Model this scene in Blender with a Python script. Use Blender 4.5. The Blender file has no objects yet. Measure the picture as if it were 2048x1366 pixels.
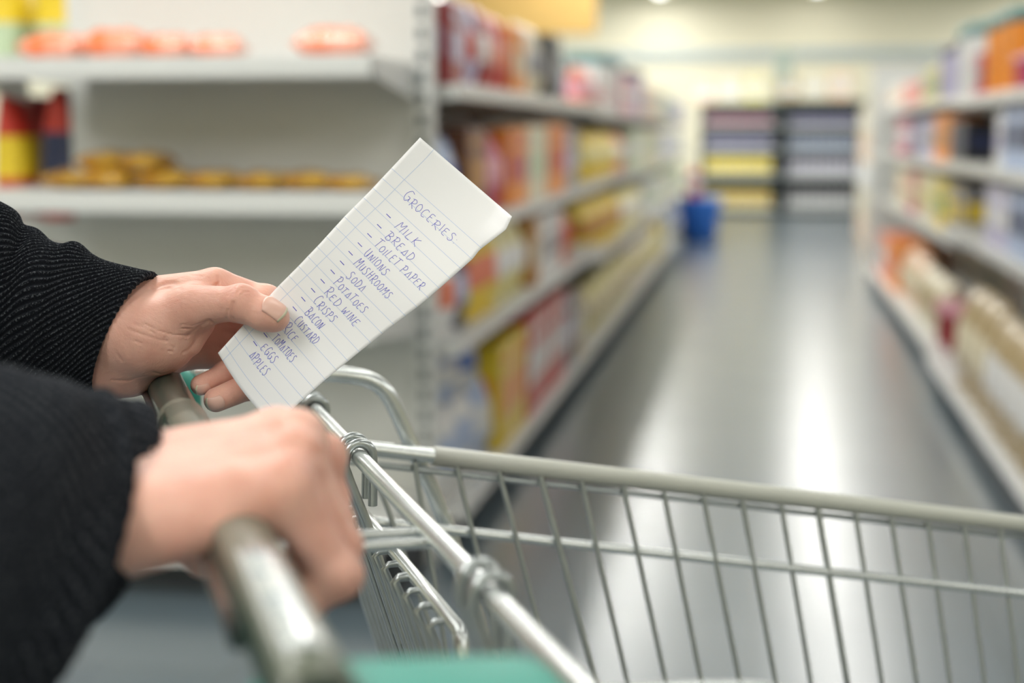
import bpy, bmesh, math, random
import numpy as np
from mathutils import Vector, Matrix
from mathutils.bvhtree import BVHTree

C = bpy.context.scene.collection
SC = bpy.context.scene
# ------------------------------------------------------------------ camera
F = 2844.4                       # focal length in pixels of the 2048 frame (50 mm on 36 mm)
PITCH = math.atan(421 / F)
YAW = math.atan(506 / 2875.0)
CAMH = 1.25
cP, sP = math.cos(PITCH), math.sin(PITCH)
cY, sY = math.cos(YAW), math.sin(YAW)
CAM = np.array([0, 0, CAMH])
AX = np.array([cY, sY, 0.0])                                  # camera right
FWD = np.array([-sY * cP, cY * cP, -sP])                      # camera forward
DN = np.array([sY * sP, -cY * sP, -cP]) * 1.0                 # camera down
cam = bpy.data.cameras.new('camera'); camo = bpy.data.objects.new('camera', cam); C.objects.link(camo)
cam.lens = 50; cam.sensor_width = 36; cam.clip_start = 0.02; cam.clip_end = 200
camo.location = CAM
M3 = Matrix((AX, -DN, -FWD)).transposed()
camo.rotation_euler = M3.to_euler()
cam.dof.use_dof = True; cam.dof.focus_distance = 0.925; cam.dof.aperture_fstop = 3.3
SC.camera = camo
# ------------------------------------------------------------------ world and exposure
w = bpy.data.worlds.new('world'); SC.world = w; w.use_nodes = True
w.node_tree.nodes['Background'].inputs[0].default_value = (0.9, 0.95, 1, 1)
w.node_tree.nodes['Background'].inputs[1].default_value = 0.3
SC.view_settings.view_transform = 'Standard'
SC.view_settings.look = 'None'
SC.view_settings.gamma = 1
SC.view_settings.use_curve_mapping = False
SC.view_settings.exposure = 0.0
try:
    SC.cycles.max_bounces = 8; SC.cycles.diffuse_bounces = 4; SC.cycles.glossy_bounces = 4
    SC.cycles.sample_clamp_indirect = 6.0; SC.cycles.caustics_reflective = False; SC.cycles.caustics_refractive = False
except Exception: pass
rng = random.Random(7)

def W(px, py, d):                # a point at depth d (metres along the view axis)
    return CAM + AX * ((px - 1024) / F * d) + DN * ((py - 683) / F * d) + FWD * d
def ray(px, py):
    return AX * ((px - 1024) / F) + DN * ((py - 683) / F) + FWD
def at_height(px, py, z):
    r = ray(px, py); return CAM + r * ((z - CAMH) / r[2])
def proj(p):
    q = np.asarray(p) - CAM; d = q @ FWD
    return (1024 + F * (q @ AX) / d, 683 + F * (q @ DN) / d, d)

# ------------------------------------------------------------------ trolley frame: U forward, S away from camera, Z up
FG = np.array([-sY, cY, 0.0])
TU = AX * 0.952 + FG * 0.307; TU /= np.linalg.norm(TU)
TS = -AX * 0.307 + FG * 0.952; TS /= np.linalg.norm(TS)
HZ = CAMH - 0.170                # height of the handle's axis
HO = at_height(332, 775, HZ)     # a point of the handle axis
def T(u, s, z):                  # z is the true height
    return HO * np.array([1, 1, 0]) + TU * u + TS * s + np.array([0, 0, z])
def on_s(px, py, s):             # ray meets the plane S = s
    r = ray(px, py); o = CAM - HO
    return CAM + r * ((s - o @ TS) / (r @ TS))
def on_u(px, py, u):
    r = ray(px, py); o = CAM - HO
    return CAM + r * ((u - o @ TU) / (r @ TU))
def usz(p):
    q = np.asarray(p) - HO; return q @ TU, q @ TS, p[2]

# ------------------------------------------------------------------ materials
def node_mat(name):
    m = bpy.data.materials.new(name); m.use_nodes = True
    nt = m.node_tree; b = nt.nodes['Principled BSDF']; return m, nt, b
_M = {}
def mat(name, col=(.8, .8, .8), rough=.5, metal=0.0, noise=0.0, scale=8.0, spec=.5, bump=0.0, bscale=60.0, coat=0.0, emit=None, es=0.0, alpha=None, trans=0.0):
    if name in _M: return _M[name]
    m, nt, b = node_mat(name)
    b.inputs['Base Color'].default_value = (*col, 1); b.inputs['Roughness'].default_value = rough
    b.inputs['Metallic'].default_value = metal; b.inputs['Specular IOR Level'].default_value = spec
    if coat: b.inputs['Coat Weight'].default_value = coat; b.inputs['Coat Roughness'].default_value = .08
    if trans: b.inputs['Transmission Weight'].default_value = trans
    if emit: b.inputs['Emission Color'].default_value = (*emit, 1); b.inputs['Emission Strength'].default_value = es
    tc = nt.nodes.new('ShaderNodeTexCoord')
    if noise:
        n = nt.nodes.new('ShaderNodeTexNoise'); n.inputs['Scale'].default_value = scale; n.inputs['Detail'].default_value = 4
        r = nt.nodes.new('ShaderNodeMapRange'); r.inputs[3].default_value = 1 - noise; r.inputs[4].default_value = 1 + noise
        mx = nt.nodes.new('ShaderNodeVectorMath'); mx.operation = 'SCALE'; mx.inputs[0].default_value = col
        nt.links.new(tc.outputs['Object'], n.inputs['Vector']); nt.links.new(n.outputs[0], r.inputs[0])
        nt.links.new(r.outputs[0], mx.inputs['Scale']); nt.links.new(mx.outputs[0], b.inputs['Base Color'])
    if bump:
        n = nt.nodes.new('ShaderNodeTexNoise'); n.inputs['Scale'].default_value = bscale; n.inputs['Detail'].default_value = 5
        bp = nt.nodes.new('ShaderNodeBump'); bp.inputs['Strength'].default_value = bump; bp.inputs['Distance'].default_value = .002
        nt.links.new(tc.outputs['Object'], n.inputs['Vector']); nt.links.new(n.outputs[0], bp.inputs['Height']); nt.links.new(bp.outputs[0], b.inputs['Normal'])
    _M[name] = m; return m

# ------------------------------------------------------------------ mesh helpers
def mesh_obj(name, verts, faces, mats, parent=None, smooth=False, matidx=None):
    me = bpy.data.meshes.new(name)
    me.from_pydata([tuple(map(float, v)) for v in verts], [], [tuple(map(int, f)) for f in faces])
    if not isinstance(mats, (list, tuple)): mats = [mats]
    for m in mats: me.materials.append(m)
    if matidx is not None: me.polygons.foreach_set('material_index', list(matidx))
    if smooth: me.polygons.foreach_set('use_smooth', [True] * len(me.polygons))
    me.update()
    o = bpy.data.objects.new(name, me); C.objects.link(o)
    if parent is not None: o.parent = parent
    return o
class MB:
    def __init__(s): s.v = []; s.f = []; s.m = []; s.sm = []
    def add(s, v, f, m=0, smooth=False):
        k = len(s.v); s.v += [tuple(map(float, q)) for q in v]; s.f += [tuple(int(i) + k for i in q) for q in f]
        s.m += [m] * len(f); s.sm += [smooth] * len(f); return s
    def box(s, x0, x1, y0, y1, z0, z1, m=0, bev=0.0):
        if bev <= 0:
            v = [(x, y, z) for z in (z0, z1) for y in (y0, y1) for x in (x0, x1)]
            return s.add(v, [(0, 2, 3, 1), (4, 5, 7, 6), (0, 1, 5, 4), (2, 6, 7, 3), (0, 4, 6, 2), (1, 3, 7, 5)], m)
        bm = bmesh.new(); bmesh.ops.create_cube(bm, size=1)
        for q in bm.verts: q.co = ((x0 + x1) / 2 + q.co.x * (x1 - x0), (y0 + y1) / 2 + q.co.y * (y1 - y0), (z0 + z1) / 2 + q.co.z * (z1 - z0))
        bmesh.ops.bevel(bm, geom=bm.edges[:], offset=bev, segments=2, affect='EDGES', profile=.5)
        bm.verts.index_update()
        s.add([q.co[:] for q in bm.verts], [[q.index for q in f.verts] for f in bm.faces], m, False); bm.free(); return s
    def tube(s, pts, r, n=12, m=0, cap=True, closed=False):
        pts = [np.array(p, float) for p in pts]; N = len(pts)
        rs = r if isinstance(r, (list, tuple)) else [r] * N
        tg = []
        for i in range(N):
            a = pts[(i - 1) % N] if (closed or i > 0) else pts[i]; b = pts[(i + 1) % N] if (closed or i < N - 1) else pts[i]
            t = b - a; tg.append(t / (np.linalg.norm(t) + 1e-12))
        up = np.array([0, 0, 1.0]) if abs(tg[0][2]) < .9 else np.array([1.0, 0, 0])
        nrm = np.cross(tg[0], up); nrm /= np.linalg.norm(nrm)
        V = []
        for i in range(N):
            nrm = nrm - tg[i] * (nrm @ tg[i]); nrm /= np.linalg.norm(nrm); bn = np.cross(tg[i], nrm)
            for k in range(n):
                a = 2 * math.pi * k / n; V.append(pts[i] + (nrm * math.cos(a) + bn * math.sin(a)) * rs[i])
        Fc = []
        for i in range(N if closed else N - 1):
            for k in range(n):
                j = (i + 1) % N
                Fc.append((i * n + k, i * n + (k + 1) % n, j * n + (k + 1) % n, j * n + k))
        s.add(V, Fc, m, True)
        if cap and not closed:
            s.add(V[:n], [tuple(range(n))[::-1]], m); s.add(V[-n:], [tuple(range(n))], m)
        return s
    def lathe(s, prof, n=20, m=0, c=(0, 0, 0)):        # prof: (r, z)
        V = []; 
        for (r, z) in prof:
            for k in range(n): a = 2 * math.pi * k / n; V.append((c[0] + r * math.cos(a), c[1] + r * math.sin(a), c[2] + z))
        Fc = [(i * n + k, i * n + (k + 1) % n, (i + 1) * n + (k + 1) % n, (i + 1) * n + k) for i in range(len(prof) - 1) for k in range(n)]
        s.add(V, Fc, m, True); s.add(V[:n], [tuple(range(n))[::-1]], m); s.add(V[-n:], [tuple(range(n))], m); return s
    def build(s, name, mats, parent=None):
        o = mesh_obj(name, s.v, s.f, mats, parent, matidx=s.m)
        o.data.polygons.foreach_set('use_smooth', s.sm); return o
def curve_pts(ctrl, n=8):        # Catmull-Rom through the control points
    P = [np.array(p, float) for p in ctrl]; P = [2 * P[0] - P[1]] + P + [2 * P[-1] - P[-2]]; out = []
    for i in range(1, len(P) - 2):
        for k in range(n):
            t = k / n; a, b, c, d = P[i - 1:i + 3]
            out.append(.5 * ((2 * b) + (c - a) * t + (2 * a - 5 * b + 4 * c - d) * t * t + (3 * b - a - 3 * c + d) * t ** 3))
    out.append(P[-2]); return out
def empty(name, loc=(0, 0, 0), rz=0.0):
    o = bpy.data.objects.new(name, None); C.objects.link(o); o.location = tuple(map(float, loc)); o.rotation_euler = (0, 0, rz); o.empty_display_size = .05; return o
def tag(o, label, cat, group=None, kind=None):
    o['label'] = label; o['category'] = cat
    if group: o['group'] = group
    if kind: o['kind'] = kind
    return o
def struct(o): o['kind'] = 'structure'; return o
def rebase(parent, kids):        # keep world position of kids made in world coordinates under a moved Empty
    for k in kids: k.matrix_parent_inverse = Matrix.Translation(-Vector(parent.location))

#@@ROOM
# ------------------------------------------------------------------ the room
WX0, WX1, WY0, WY1, HC = -9.0, 9.0, -4.0, 24.0, 3.7
def floor_mat():
    m, nt, b = node_mat('vinyl_floor'); L = nt.links
    tc = nt.nodes.new('ShaderNodeTexCoord'); br = nt.nodes.new('ShaderNodeTexBrick')
    br.offset = 0; br.inputs['Scale'].default_value = 1.0; br.inputs['Brick Width'].default_value = .6; br.inputs['Row Height'].default_value = .6
    br.inputs['Mortar Size'].default_value = .003
    br.inputs['Color1'].default_value = (.088, .120, .142, 1); br.inputs['Color2'].default_value = (.100, .132, .152, 1); br.inputs['Mortar'].default_value = (.06, .075, .08, 1)
    n = nt.nodes.new('ShaderNodeTexNoise'); n.inputs['Scale'].default_value = 2.2; n.inputs['Detail'].default_value = 3
    r = nt.nodes.new('ShaderNodeMapRange'); r.inputs[3].default_value = .27; r.inputs[4].default_value = .36
    L.new(tc.outputs['Object'], br.inputs['Vector']); L.new(br.outputs['Color'], b.inputs['Base Color'])
    L.new(tc.outputs['Object'], n.inputs['Vector']); L.new(n.outputs[0], r.inputs[0]); L.new(r.outputs[0], b.inputs['Roughness'])
    b.inputs['Specular IOR Level'].default_value = .8; b.inputs['Coat Weight'].default_value = 1; b.inputs['Coat IOR'].default_value = 1.55; b.inputs['Coat Roughness'].default_value = .24
    return m
struct(MB().box(WX0, WX1, WY0, WY1, -.1, 0).build('floor', floor_mat()))
struct(MB().box(WX0, WX1, WY0, WY1, HC, HC + .1).build('ceiling', mat('ceiling_paint', (.80, .79, .72), .8)))
wm = mat('wall_cream', (.93, .885, .70), .7)
struct(MB().box(WX0, WX1, WY1, WY1 + .1, 0, HC).build('wall_back', wm))
struct(MB().box(WX0, WX1, WY0 - .1, WY0, 0, HC).build('wall_front', wm))
struct(MB().box(WX0 - .1, WX0, WY0, WY1, 0, HC).build('wall_left', wm))
struct(MB().box(WX1, WX1 + .1, WY0, WY1, 0, HC).build('wall_right', wm))
struct(MB().box(WX0, WX1, WY1 - .05, WY1, 2.40, 2.58).build('trim_1', mat('rail_blue', (.50, .58, .60), .5)))
# strip lamps
LAMPW = 54.0
diff = mat('lamp_diffuser', (1, 1, 1), .5, emit=(1, .97, .90), es=5.0)
lampm = mat('lamp_white', (.8, .8, .8), .4)
rows = {-5.3: ('over the far left', 1.0), -1.7: ('above the left shelving', 1.4), .75: ('above the aisle', .30), 4.3: ('over the far right', 1.0)}
li = 0
for lx, (lw, lk) in rows.items():
    for ly in (-2.0, 2.2, 6.4, 10.6, 14.8, 19.0, 22.0):  # row ends added to brighten the hands, note and back wall
        t = empty('ceiling_lamp', (lx, ly, HC - .26))
        tag(t, 'long white fluorescent strip lamp hanging from ceiling, one of those %s' % lw, 'lamp', 'strip lamps %s' % lw)
        MB().box(-.09, .09, -1.5, 1.5, .0, .06, bev=.01).build('lamp_housing', lampm, t)
        MB().box(-.075, .075, -1.46, 1.46, -.03, 0).build('diffuser', diff, t)
        for yy in (-1.2, 1.2): MB().tube([(0, yy, .06), (0, yy, .26)], .006, 6).build('hanger', lampm, t)
        a = bpy.data.lights.new('strip_light', 'AREA'); a.shape = 'RECTANGLE'; a.size = .5; a.size_y = 2.9; a.energy = LAMPW * (lk if ly < 20 or lx == .75 else 1.0) * (1.4 if ly < 0 else 0.85 if ly > 20 else 2.2 if ly > 14 else 1.5 if ly > 10 else 1.0); a.color = (1, .985, .945)
        ao = bpy.data.objects.new('strip_light', a); C.objects.link(ao); ao.parent = t; ao.location = (0, 0, -.05)

#@@SHELVES
# ------------------------------------------------------------------ shelving
white = mat('shelf_white', (.64, .65, .63), .35, spec=.5)
panelm = mat('shelf_panel', (.62, .625, .60), .5)
rail = mat('price_rail', (.66, .67, .655), .25)
darkm = mat('kick_dark', (.03, .035, .04), .6)
slotm = mat('slot_dark', (.10, .12, .13), .6)

def upright(parent, x, y, h, w=.05, name='upright'):
    m = MB().box(x - w / 2, x + w / 2, y - .03, y + .03, 0, h)
    z = .3
    while z < h - .1:
        m.box(x - .012, x + .012, y - .0315, y - .0295, z, z + .035, 1); z += .06
    return m.build(name, [white, slotm], parent)

def gondola_bay(side, xf, xb, y0, y1, shelves, label, group, height=1.75, kick=True):
    """one bay; side -1 left of the aisle, +1 right; xf front edge of the bottom shelf, xb back panel (absolute metres from the aisle centre)"""
    cx = side * (xf + xb) / 2
    t = empty('shelving_bay', (cx, (y0 + y1) / 2, 0)); tag(t, label, 'shelf unit', group)
    hl = (y1 - y0) / 2; hw = (xb - xf) / 2
    s = -side                                           # direction towards the aisle
    MB().box(*sorted((-s * hw, -s * (hw - .02))), -hl, hl, .1, height).build('back_panel', panelm, t)
    for yy in (-hl + .02, hl - .02): MB().box(*sorted((-s * (hw - .02), -s * (hw - .06))), yy - .02, yy + .02, 0, height).build('upright', white, t)
    if kick: MB().box(*sorted((-s * (hw - .02), s * (hw - .07))), -hl, hl, .0, .075).build('kickplate', darkm, t)
    for (z, dep) in shelves:
        xa, xc = -s * (hw - .02), -s * hw + s * dep
        sh = MB().box(*sorted((xa, xc)), -hl + .004, hl - .004, z - .022, z).build('shelf', white, t)
        MB().box(*sorted((xc, xc + s * .012)), -hl + .004, hl - .004, z - .040, z + .006, bev=.003).build('price_rail', rail, sh)
        if z > .3:
            for yy in (-hl + .006, hl - .010):
                b = MB()
                v = [(xa, yy, z - .022), (xc, yy, z - .022), (xc, yy, z - .04), (xa, yy, z - .09)]
                v2 = [(a, yy + .004, c) for a, b_, c in v]
                b.add(v + v2, [(0, 1, 2, 3), (7, 6, 5, 4), (0, 4, 5, 1), (1, 5, 6, 2), (2, 6, 7, 3), (3, 7, 4, 0)])
                b.build('bracket', white, sh)
    return t

# left row, first section (three bays) and second section (six bays)
LXF, LXB = .87, 1.32
LS1 = [(.13, .45), (.64, .45), (.98, .45), (1.38, .45)]
LS2 = [(.13, .45), (.56, .42), (.98, .42), (1.36, .40)]
nth = ['nearest', 'second', 'third', 'fourth', 'fifth', 'sixth']
for i in range(3):
    gondola_bay(-1, LXF, LXB, 4.0 + 1.23 * i, 4.0 + 1.23 * (i + 1), LS1, 'white grocery shelving bay on the left side of aisle, %s from the trolley' % nth[i], 'left shelving bays', 1.70)
for i in range(6):
    gondola_bay(-1, LXF, LXB, 7.69 + 1.25 * i, 7.69 + 1.25 * (i + 1), LS2, 'white shelving bay with yellow stock on left of aisle, %s behind the nearer section' % nth[i], 'left shelving bays', 1.66)
# back of the same row (faces the next aisle)
for i in range(2):
    gondola_bay(1, -2.46, -1.98, 4.0 + 1.23 * i, 4.0 + 1.23 * (i + 1), [(.13, .45), (.56, .45), (.98, .45), (1.47, .45)], 'white shelving bay behind the end unit facing the next aisle, %s one' % nth[i], 'bays facing the next aisle', 1.70)
# right row
RS1 = [(.13, .50), (.78, .44), (1.10, .44), (1.40, .42)]
RS2 = [(.13, .46), (.71, .40), (1.08, .40), (1.42, .38)]
for i, (y0, y1, xf) in enumerate([(3.6, 4.85, .80), (4.85, 6.1, .80), (6.1, 7.35, .85), (7.35, 8.6, .89), (8.6, 9.85, .89), (9.85, 11.1, .89), (11.1, 12.35, .89)]):
    gondola_bay(1, xf, 1.34, y0, y1, RS1 if i < 3 else RS2, 'white shelving bay right of the aisle, %s from the near end' % (nth + ['seventh'])[i], 'right shelving bays', 1.70)
struct_end = empty('row_end_board', (1.15, 12.5, 0)); tag(struct_end, 'tall plain white end panel closing the right shelving row', 'board')
MB().box(-.27, .2, -.03, .03, 0, 1.78, bev=.006).build('panel', white, struct_end)
MB().box(-.285, .215, -.045, .045, 1.78, 1.81).build('cap', rail, struct_end)

# ------------------------------------------------------------------ end unit facing the camera
EX0, EX1, EYB = -1.96, -.975, 3.95
end = empty('end_unit', ((EX0 + EX1) / 2, EYB, 0)); tag(end, 'white end-of-row shelf unit facing the camera, nearly empty with a few bags', 'shelf unit')
def wpart(mb, name, mats, parent, root=None):
    o = mb.build(name, mats, parent); return o
ex0, ex1 = EX0 - end.location.x, EX1 - end.location.x
MB().box(ex0, ex1, 0, .02, .1, 2.05).build('back_panel', panelm, end)
upright(end, ex1 + .03, .0, 2.08, .055)
MB().box(ex0 - .18, ex1 + .03, -.36, -.02, 0, .10).build('kickplate', darkm, end)
for z in (1.435, 1.090, .765, .20):
    dep = .46
    sh = MB().box(ex0 - .18, ex1 + .005, -dep, -.01, z - .03, z).build('shelf', white, end)
    MB().box(ex0 - .18, ex1 + .005, -dep - .014, -dep, z - .052, z + .004, bev=.004).build('price_rail', rail, sh)
    for xx in (ex0 - .182, ex1 + .003):
        b = MB(); v = [(xx, -.01, z), (xx, -dep, z), (xx, -dep, z - .045), (xx, -.01, z - .10)]; v2 = [(a + .004, b_, c) for a, b_, c in v]
        b.add(v + v2, [(0, 1, 2, 3), (7, 6, 5, 4), (0, 4, 5, 1), (1, 5, 6, 2), (2, 6, 7, 3), (3, 7, 4, 0)])
        b.build('bracket', white, sh)
MB().box(ex0 - .18, ex1 + .005, -.462, -.45, .095, .16).build('base_front', panelm, end)

# ------------------------------------------------------------------ products
def pcol(name, c, rough=.35, film=False):
    return mat('pack_' + name, c, .22 if film else rough, noise=.10, scale=30, coat=.6 if film else 0)
PC = dict(red=(.55, .045, .03), darkred=(.30, .02, .025), coral=(.75, .22, .13), orange=(.85, .30, .04), amber=(.45, .20, .02), yellow=(.80, .58, .03), paleyellow=(.72, .66, .28),
          cream=(.72, .66, .48), white=(.75, .76, .75), paleblue=(.42, .52, .72), blue=(.06, .16, .50), navy=(.02, .03, .09), black=(.02, .02, .025), grey=(.28, .28, .30),
          green=(.12, .32, .10), palegreen=(.50, .62, .42), pink=(.72, .35, .42), magenta=(.48, .06, .14), kraft=(.44, .34, .18), teal=(.06, .22, .22), brown=(.14, .05, .02), lilac=(.50, .48, .66), peach=(.80, .58, .40))
def PM(n): return pcol(n, PC[n])
_proto = {}
def proto(kind, w, d, h, c1, c2):
    """meshes (name, mesh, [sub meshes]) of a product; w along the shelf (y), d into the shelf (x), h tall; origin at the bottom centre"""
    key = (kind, w, d, h, c1, c2)
    if key in _proto: return _proto[key]
    a, b = PM(c1), PM(c2); parts = []
    if kind == 'carton':
        m = MB().box(-d / 2, d / 2, -w / 2, w / 2, 0, h, bev=.003); o = m.build('carton_box', a); parts.append(('carton_box', o))
        l = MB()
        for sx in (-1, 1):
            x0 = sx * d / 2; l.box(*sorted((x0, x0 + sx * .0012)), -w * .40, w * .40, h * .30, h * .66)
            l.box(*sorted((x0, x0 + sx * .0012)), -w * .30, w * .30, h * .78, h * .88)
        l.box(-d * .4, d * .4, -w / 2 - .0012, -w / 2, h * .35, h * .70)
        parts.append(('printed_panel', l.build('printed_panel', b)))
    elif kind == 'bag':
        n, k = 18, 12; V = []; Fc = []
        for i in range(k + 1):
            t = i / k; th = math.sin(math.pi * min(1, t * 1.02 + .0)) ** .45 if 0 < t < 1 else 0.0
            hw = w / 2 * (1 - .10 * math.sin(math.pi * t)); hd = d / 2 * max(.04, th) * (1 - .35 * t)
            if i == 0: hd = d / 2 * .75
            for j in range(n):
                q = 2 * math.pi * j / n; cx_, sx_ = math.cos(q), math.sin(q)
                wob = 1 + .05 * math.sin(5 * q + i * 1.7)
                V.append((hd * wob * math.copysign(abs(cx_) ** .8, cx_), hw * math.copysign(abs(sx_) ** .55, sx_), h * t))
        for i in range(k):
            for j in range(n): Fc.append((i * n + j, i * n + (j + 1) % n, (i + 1) * n + (j + 1) % n, (i + 1) * n + j))
        Fc += [tuple(range(n))[::-1], tuple(range(k * n, k * n + n))]
        mi = [0 if (f[0] // n) not in (4, 5, 6, 7) else 1 for f in Fc]
        o = mesh_obj('bag_film', V, Fc, [a, b], smooth=True, matidx=mi); parts.append(('bag_film', o))
    elif kind == 'bottle':
        r = min(w, d) / 2
        parts.append(('bottle_body', MB().lathe([(r * .9, 0), (r, .01), (r, h * .58), (r * .85, h * .68), (r * .38, h * .82), (r * .34, h * .92)], 18).build('bottle_body', a)))
        parts.append(('bottle_label', MB().lathe([(r * 1.015, h * .15), (r * 1.015, h * .5)], 18).build('bottle_label', b)))
        parts.append(('screw_cap', MB().lathe([(r * .42, h * .91), (r * .42, h)], 14).build('screw_cap', b)))
    elif kind == 'tub':
        r = min(w, d) / 2
        parts.append(('tub_body', MB().lathe([(r * .86, 0), (r * .9, .01), (r * .97, h * .86)], 24).build('tub_body', a)))
        parts.append(('lid', MB().lathe([(r * 1.0, h * .84), (r * 1.03, h * .86), (r * 1.03, h * .97), (r * .98, h)], 24).build('lid', b)))
    elif kind == 'can':
        r = min(w, d) / 2
        parts.append(('can_body', MB().lathe([(r * .95, 0), (r, .006), (r, h - .006), (r * .95, h)], 20).build('can_body', a)))
        parts.append(('can_label', MB().lathe([(r * 1.012, h * .12), (r * 1.012, h * .86)], 20).build('can_label', b)))
    for _, o in parts: C.objects.unlink(o)
    _proto[key] = parts; return parts
KN = {'carton': 'food_carton', 'bag': 'food_bag', 'bottle': 'drink_bottle', 'tub': 'plastic_tub', 'can': 'tin_can'}
KC = {'carton': 'carton', 'bag': 'bag', 'bottle': 'bottle', 'tub': 'tub', 'can': 'can'}
used_labels = {}
def product(kind, w, d, h, c1, c2, loc, rz, label, group, name=None):
    parts = proto(kind, w, d, h, c1, c2)
    t = empty(name or KN[kind], loc, rz); tag(t, label, KC[kind], group)
    for n, o in parts:
        c = o.copy(); C.objects.link(c); c.parent = t
    return t
CN = dict(darkred='dark red', paleyellow='pale yellow', paleblue='pale blue', palegreen='pale green', navy='dark navy', kraft='brown paper')
def cn(c): return CN.get(c, c)
def run(side, y, xfront, z, kind, w, d, h, c1, c2, n, where, gap=.006, jit=.01, stack=1, depth=1):
    """n facings beginning at y going away from the camera; returns the next y"""
    for i in range(n):
        for k in range(stack):
            for q in range(depth):
                x = side * (xfront + .02 + d / 2 + q * (d + .008) + rng.uniform(0, jit))
                lab = '%s and %s %s %s' % (cn(c1), cn(c2), {'carton': 'carton', 'bag': 'filled bag', 'bottle': 'bottle', 'tub': 'round tub', 'can': 'tin'}[kind], where)
                product(kind, w, d, h, c1, c2, (x, y + w / 2, z + .0005 + k * h), rng.uniform(-.05, .05) if kind != 'carton' else rng.uniform(-.015, .015), lab, '%s %ss %s' % (cn(c1), KC[kind], where))
        y += w + gap + (.02 if kind == 'tub' else 0)
    return y
# --- left row, first section.  (kind, w, d, h, c1, c2, count)
y = 4.06
for k in [('carton', .19, .30, .24, 'darkred', 'lilac', 1), ('bag', .16, .12, .27, 'lilac', 'red', 2), ('bag', .17, .12, .27, 'darkred', 'white', 1), ('bag', .16, .12, .26, 'red', 'coral', 2), ('carton', .14, .2, .24, 'orange', 'cream', 2),
          ('bag', .18, .12, .28, 'cream', 'grey', 3), ('carton', .12, .2, .27, 'black', 'grey', 3), ('bottle', .09, .09, .27, 'navy', 'paleblue', 2)]:
    y = run(-1, y, LXF, 1.38, *k, 'standing on the top shelf of nearer left section')
y = 4.06
for k in [('bag', .22, .16, .26, 'paleblue', 'blue', 1), ('carton', .16, .3, .28, 'brown', 'amber', 2), ('bag', .2, .14, .26, 'magenta', 'pink', 2), ('carton', .19, .2, .28, 'orange', 'magenta', 2), ('carton', .18, .2, .29, 'cream', 'palegreen', 3),
          ('carton', .16, .2, .30, 'orange', 'red', 3), ('carton', .15, .2, .28, 'grey', 'lilac', 3)]:
    y = run(-1, y, LXF, .98, *k, 'on the third shelf of nearer left section')
y = 4.06
for k in [('bag', .20, .15, .26, 'white', 'coral', 1), ('bag', .18, .15, .25, 'navy', 'paleblue', 1), ('bag', .22, .14, .30, 'yellow', 'coral', 2), ('bag', .2, .16, .28, 'paleyellow', 'white', 3), ('carton', .09, .2, .27, 'amber', 'cream', 2),
          ('carton', .15, .2, .27, 'white', 'grey', 4), ('bag', .17, .16, .24, 'coral', 'red', 3)]:
    y = run(-1, y, LXF, .64, *k, 'on the second shelf of nearer left section')
y = 4.06
for k in [('bag', .26, .20, .30, 'white', 'paleblue', 2), ('bag', .24, .2, .30, 'paleblue', 'white', 1), ('carton', .28, .34, .37, 'yellow', 'orange', 2), ('carton', .22, .36, .40, 'red', 'white', 5), ('carton', .17, .3, .36, 'navy', 'lilac', 2),
          ('carton', .17, .3, .33, 'kraft', 'white', 2)]:
    y = run(-1, y, LXF, .13, *k, 'on the bottom shelf of nearer left section')
# a second white pack layer and a red bag lying on the deck
for i, (yy, c1, c2) in enumerate([(4.10, 'paleblue', 'white'), (4.38, 'white', 'blue')]):
    product('bag', .26, .2, .17, c1, c2, (-1.0, yy + .13, .4305), 0.05, '%s soft bag upon white bags, bottom left shelf, %s' % (cn(c1), ('near end', 'beside the yellow carton')[i]), 'upper bags on the bottom left shelf')
# --- left row, second section
y = 7.75
for k in [('bag', .25, .15, .24, 'coral', 'pink', 2), ('carton', .3, .3, .20, 'white', 'pink', 2), ('tub', .28, .28, .36, 'white', 'teal', 3), ('carton', .3, .3, .26, 'pink', 'white', 3), ('tub', .26, .26, .34, 'lilac', 'navy', 3), ('carton', .3, .3, .25, 'peach', 'white', 6), ('carton', .3, .3, .25, 'palegreen', 'white', 4)]:
    y = run(-1, y, .93, 1.36, *k, 'along the top of farther left section')
y = 7.75
for k in [('bag', .26, .2, .27, 'yellow', 'paleyellow', 6), ('bag', .2, .2, .26, 'coral', 'white', 3), ('carton', .24, .2, .28, 'palegreen', 'white', 5), ('carton', .26, .2, .28, 'cream', 'palegreen', 6), ('carton', .3, .2, .26, 'white', 'lilac', 4)]:
    y = run(-1, y, .90, .98, *k, 'on the third shelf of farther left section')
y = 7.75
for k in [('bag', .28, .22, .30, 'yellow', 'amber', 7), ('bag', .26, .2, .28, 'paleyellow', 'white', 6), ('carton', .3, .2, .28, 'white', 'palegreen', 6), ('carton', .3, .2, .28, 'cream', 'white', 4)]:
    y = run(-1, y, .90, .56, *k, 'on the second shelf of farther left section')
y = 7.75
for k in [('bag', .30, .24, .26, 'paleyellow', 'cream', 8), ('bag', .3, .24, .28, 'cream', 'paleyellow', 8), ('bag', .32, .26, .36, 'yellow', 'paleyellow', 2), ('carton', .3, .24, .3, 'white', 'cream', 3)]:
    y = run(-1, y, LXF, .13, *k, 'on the bottom shelf of farther left section')
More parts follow.
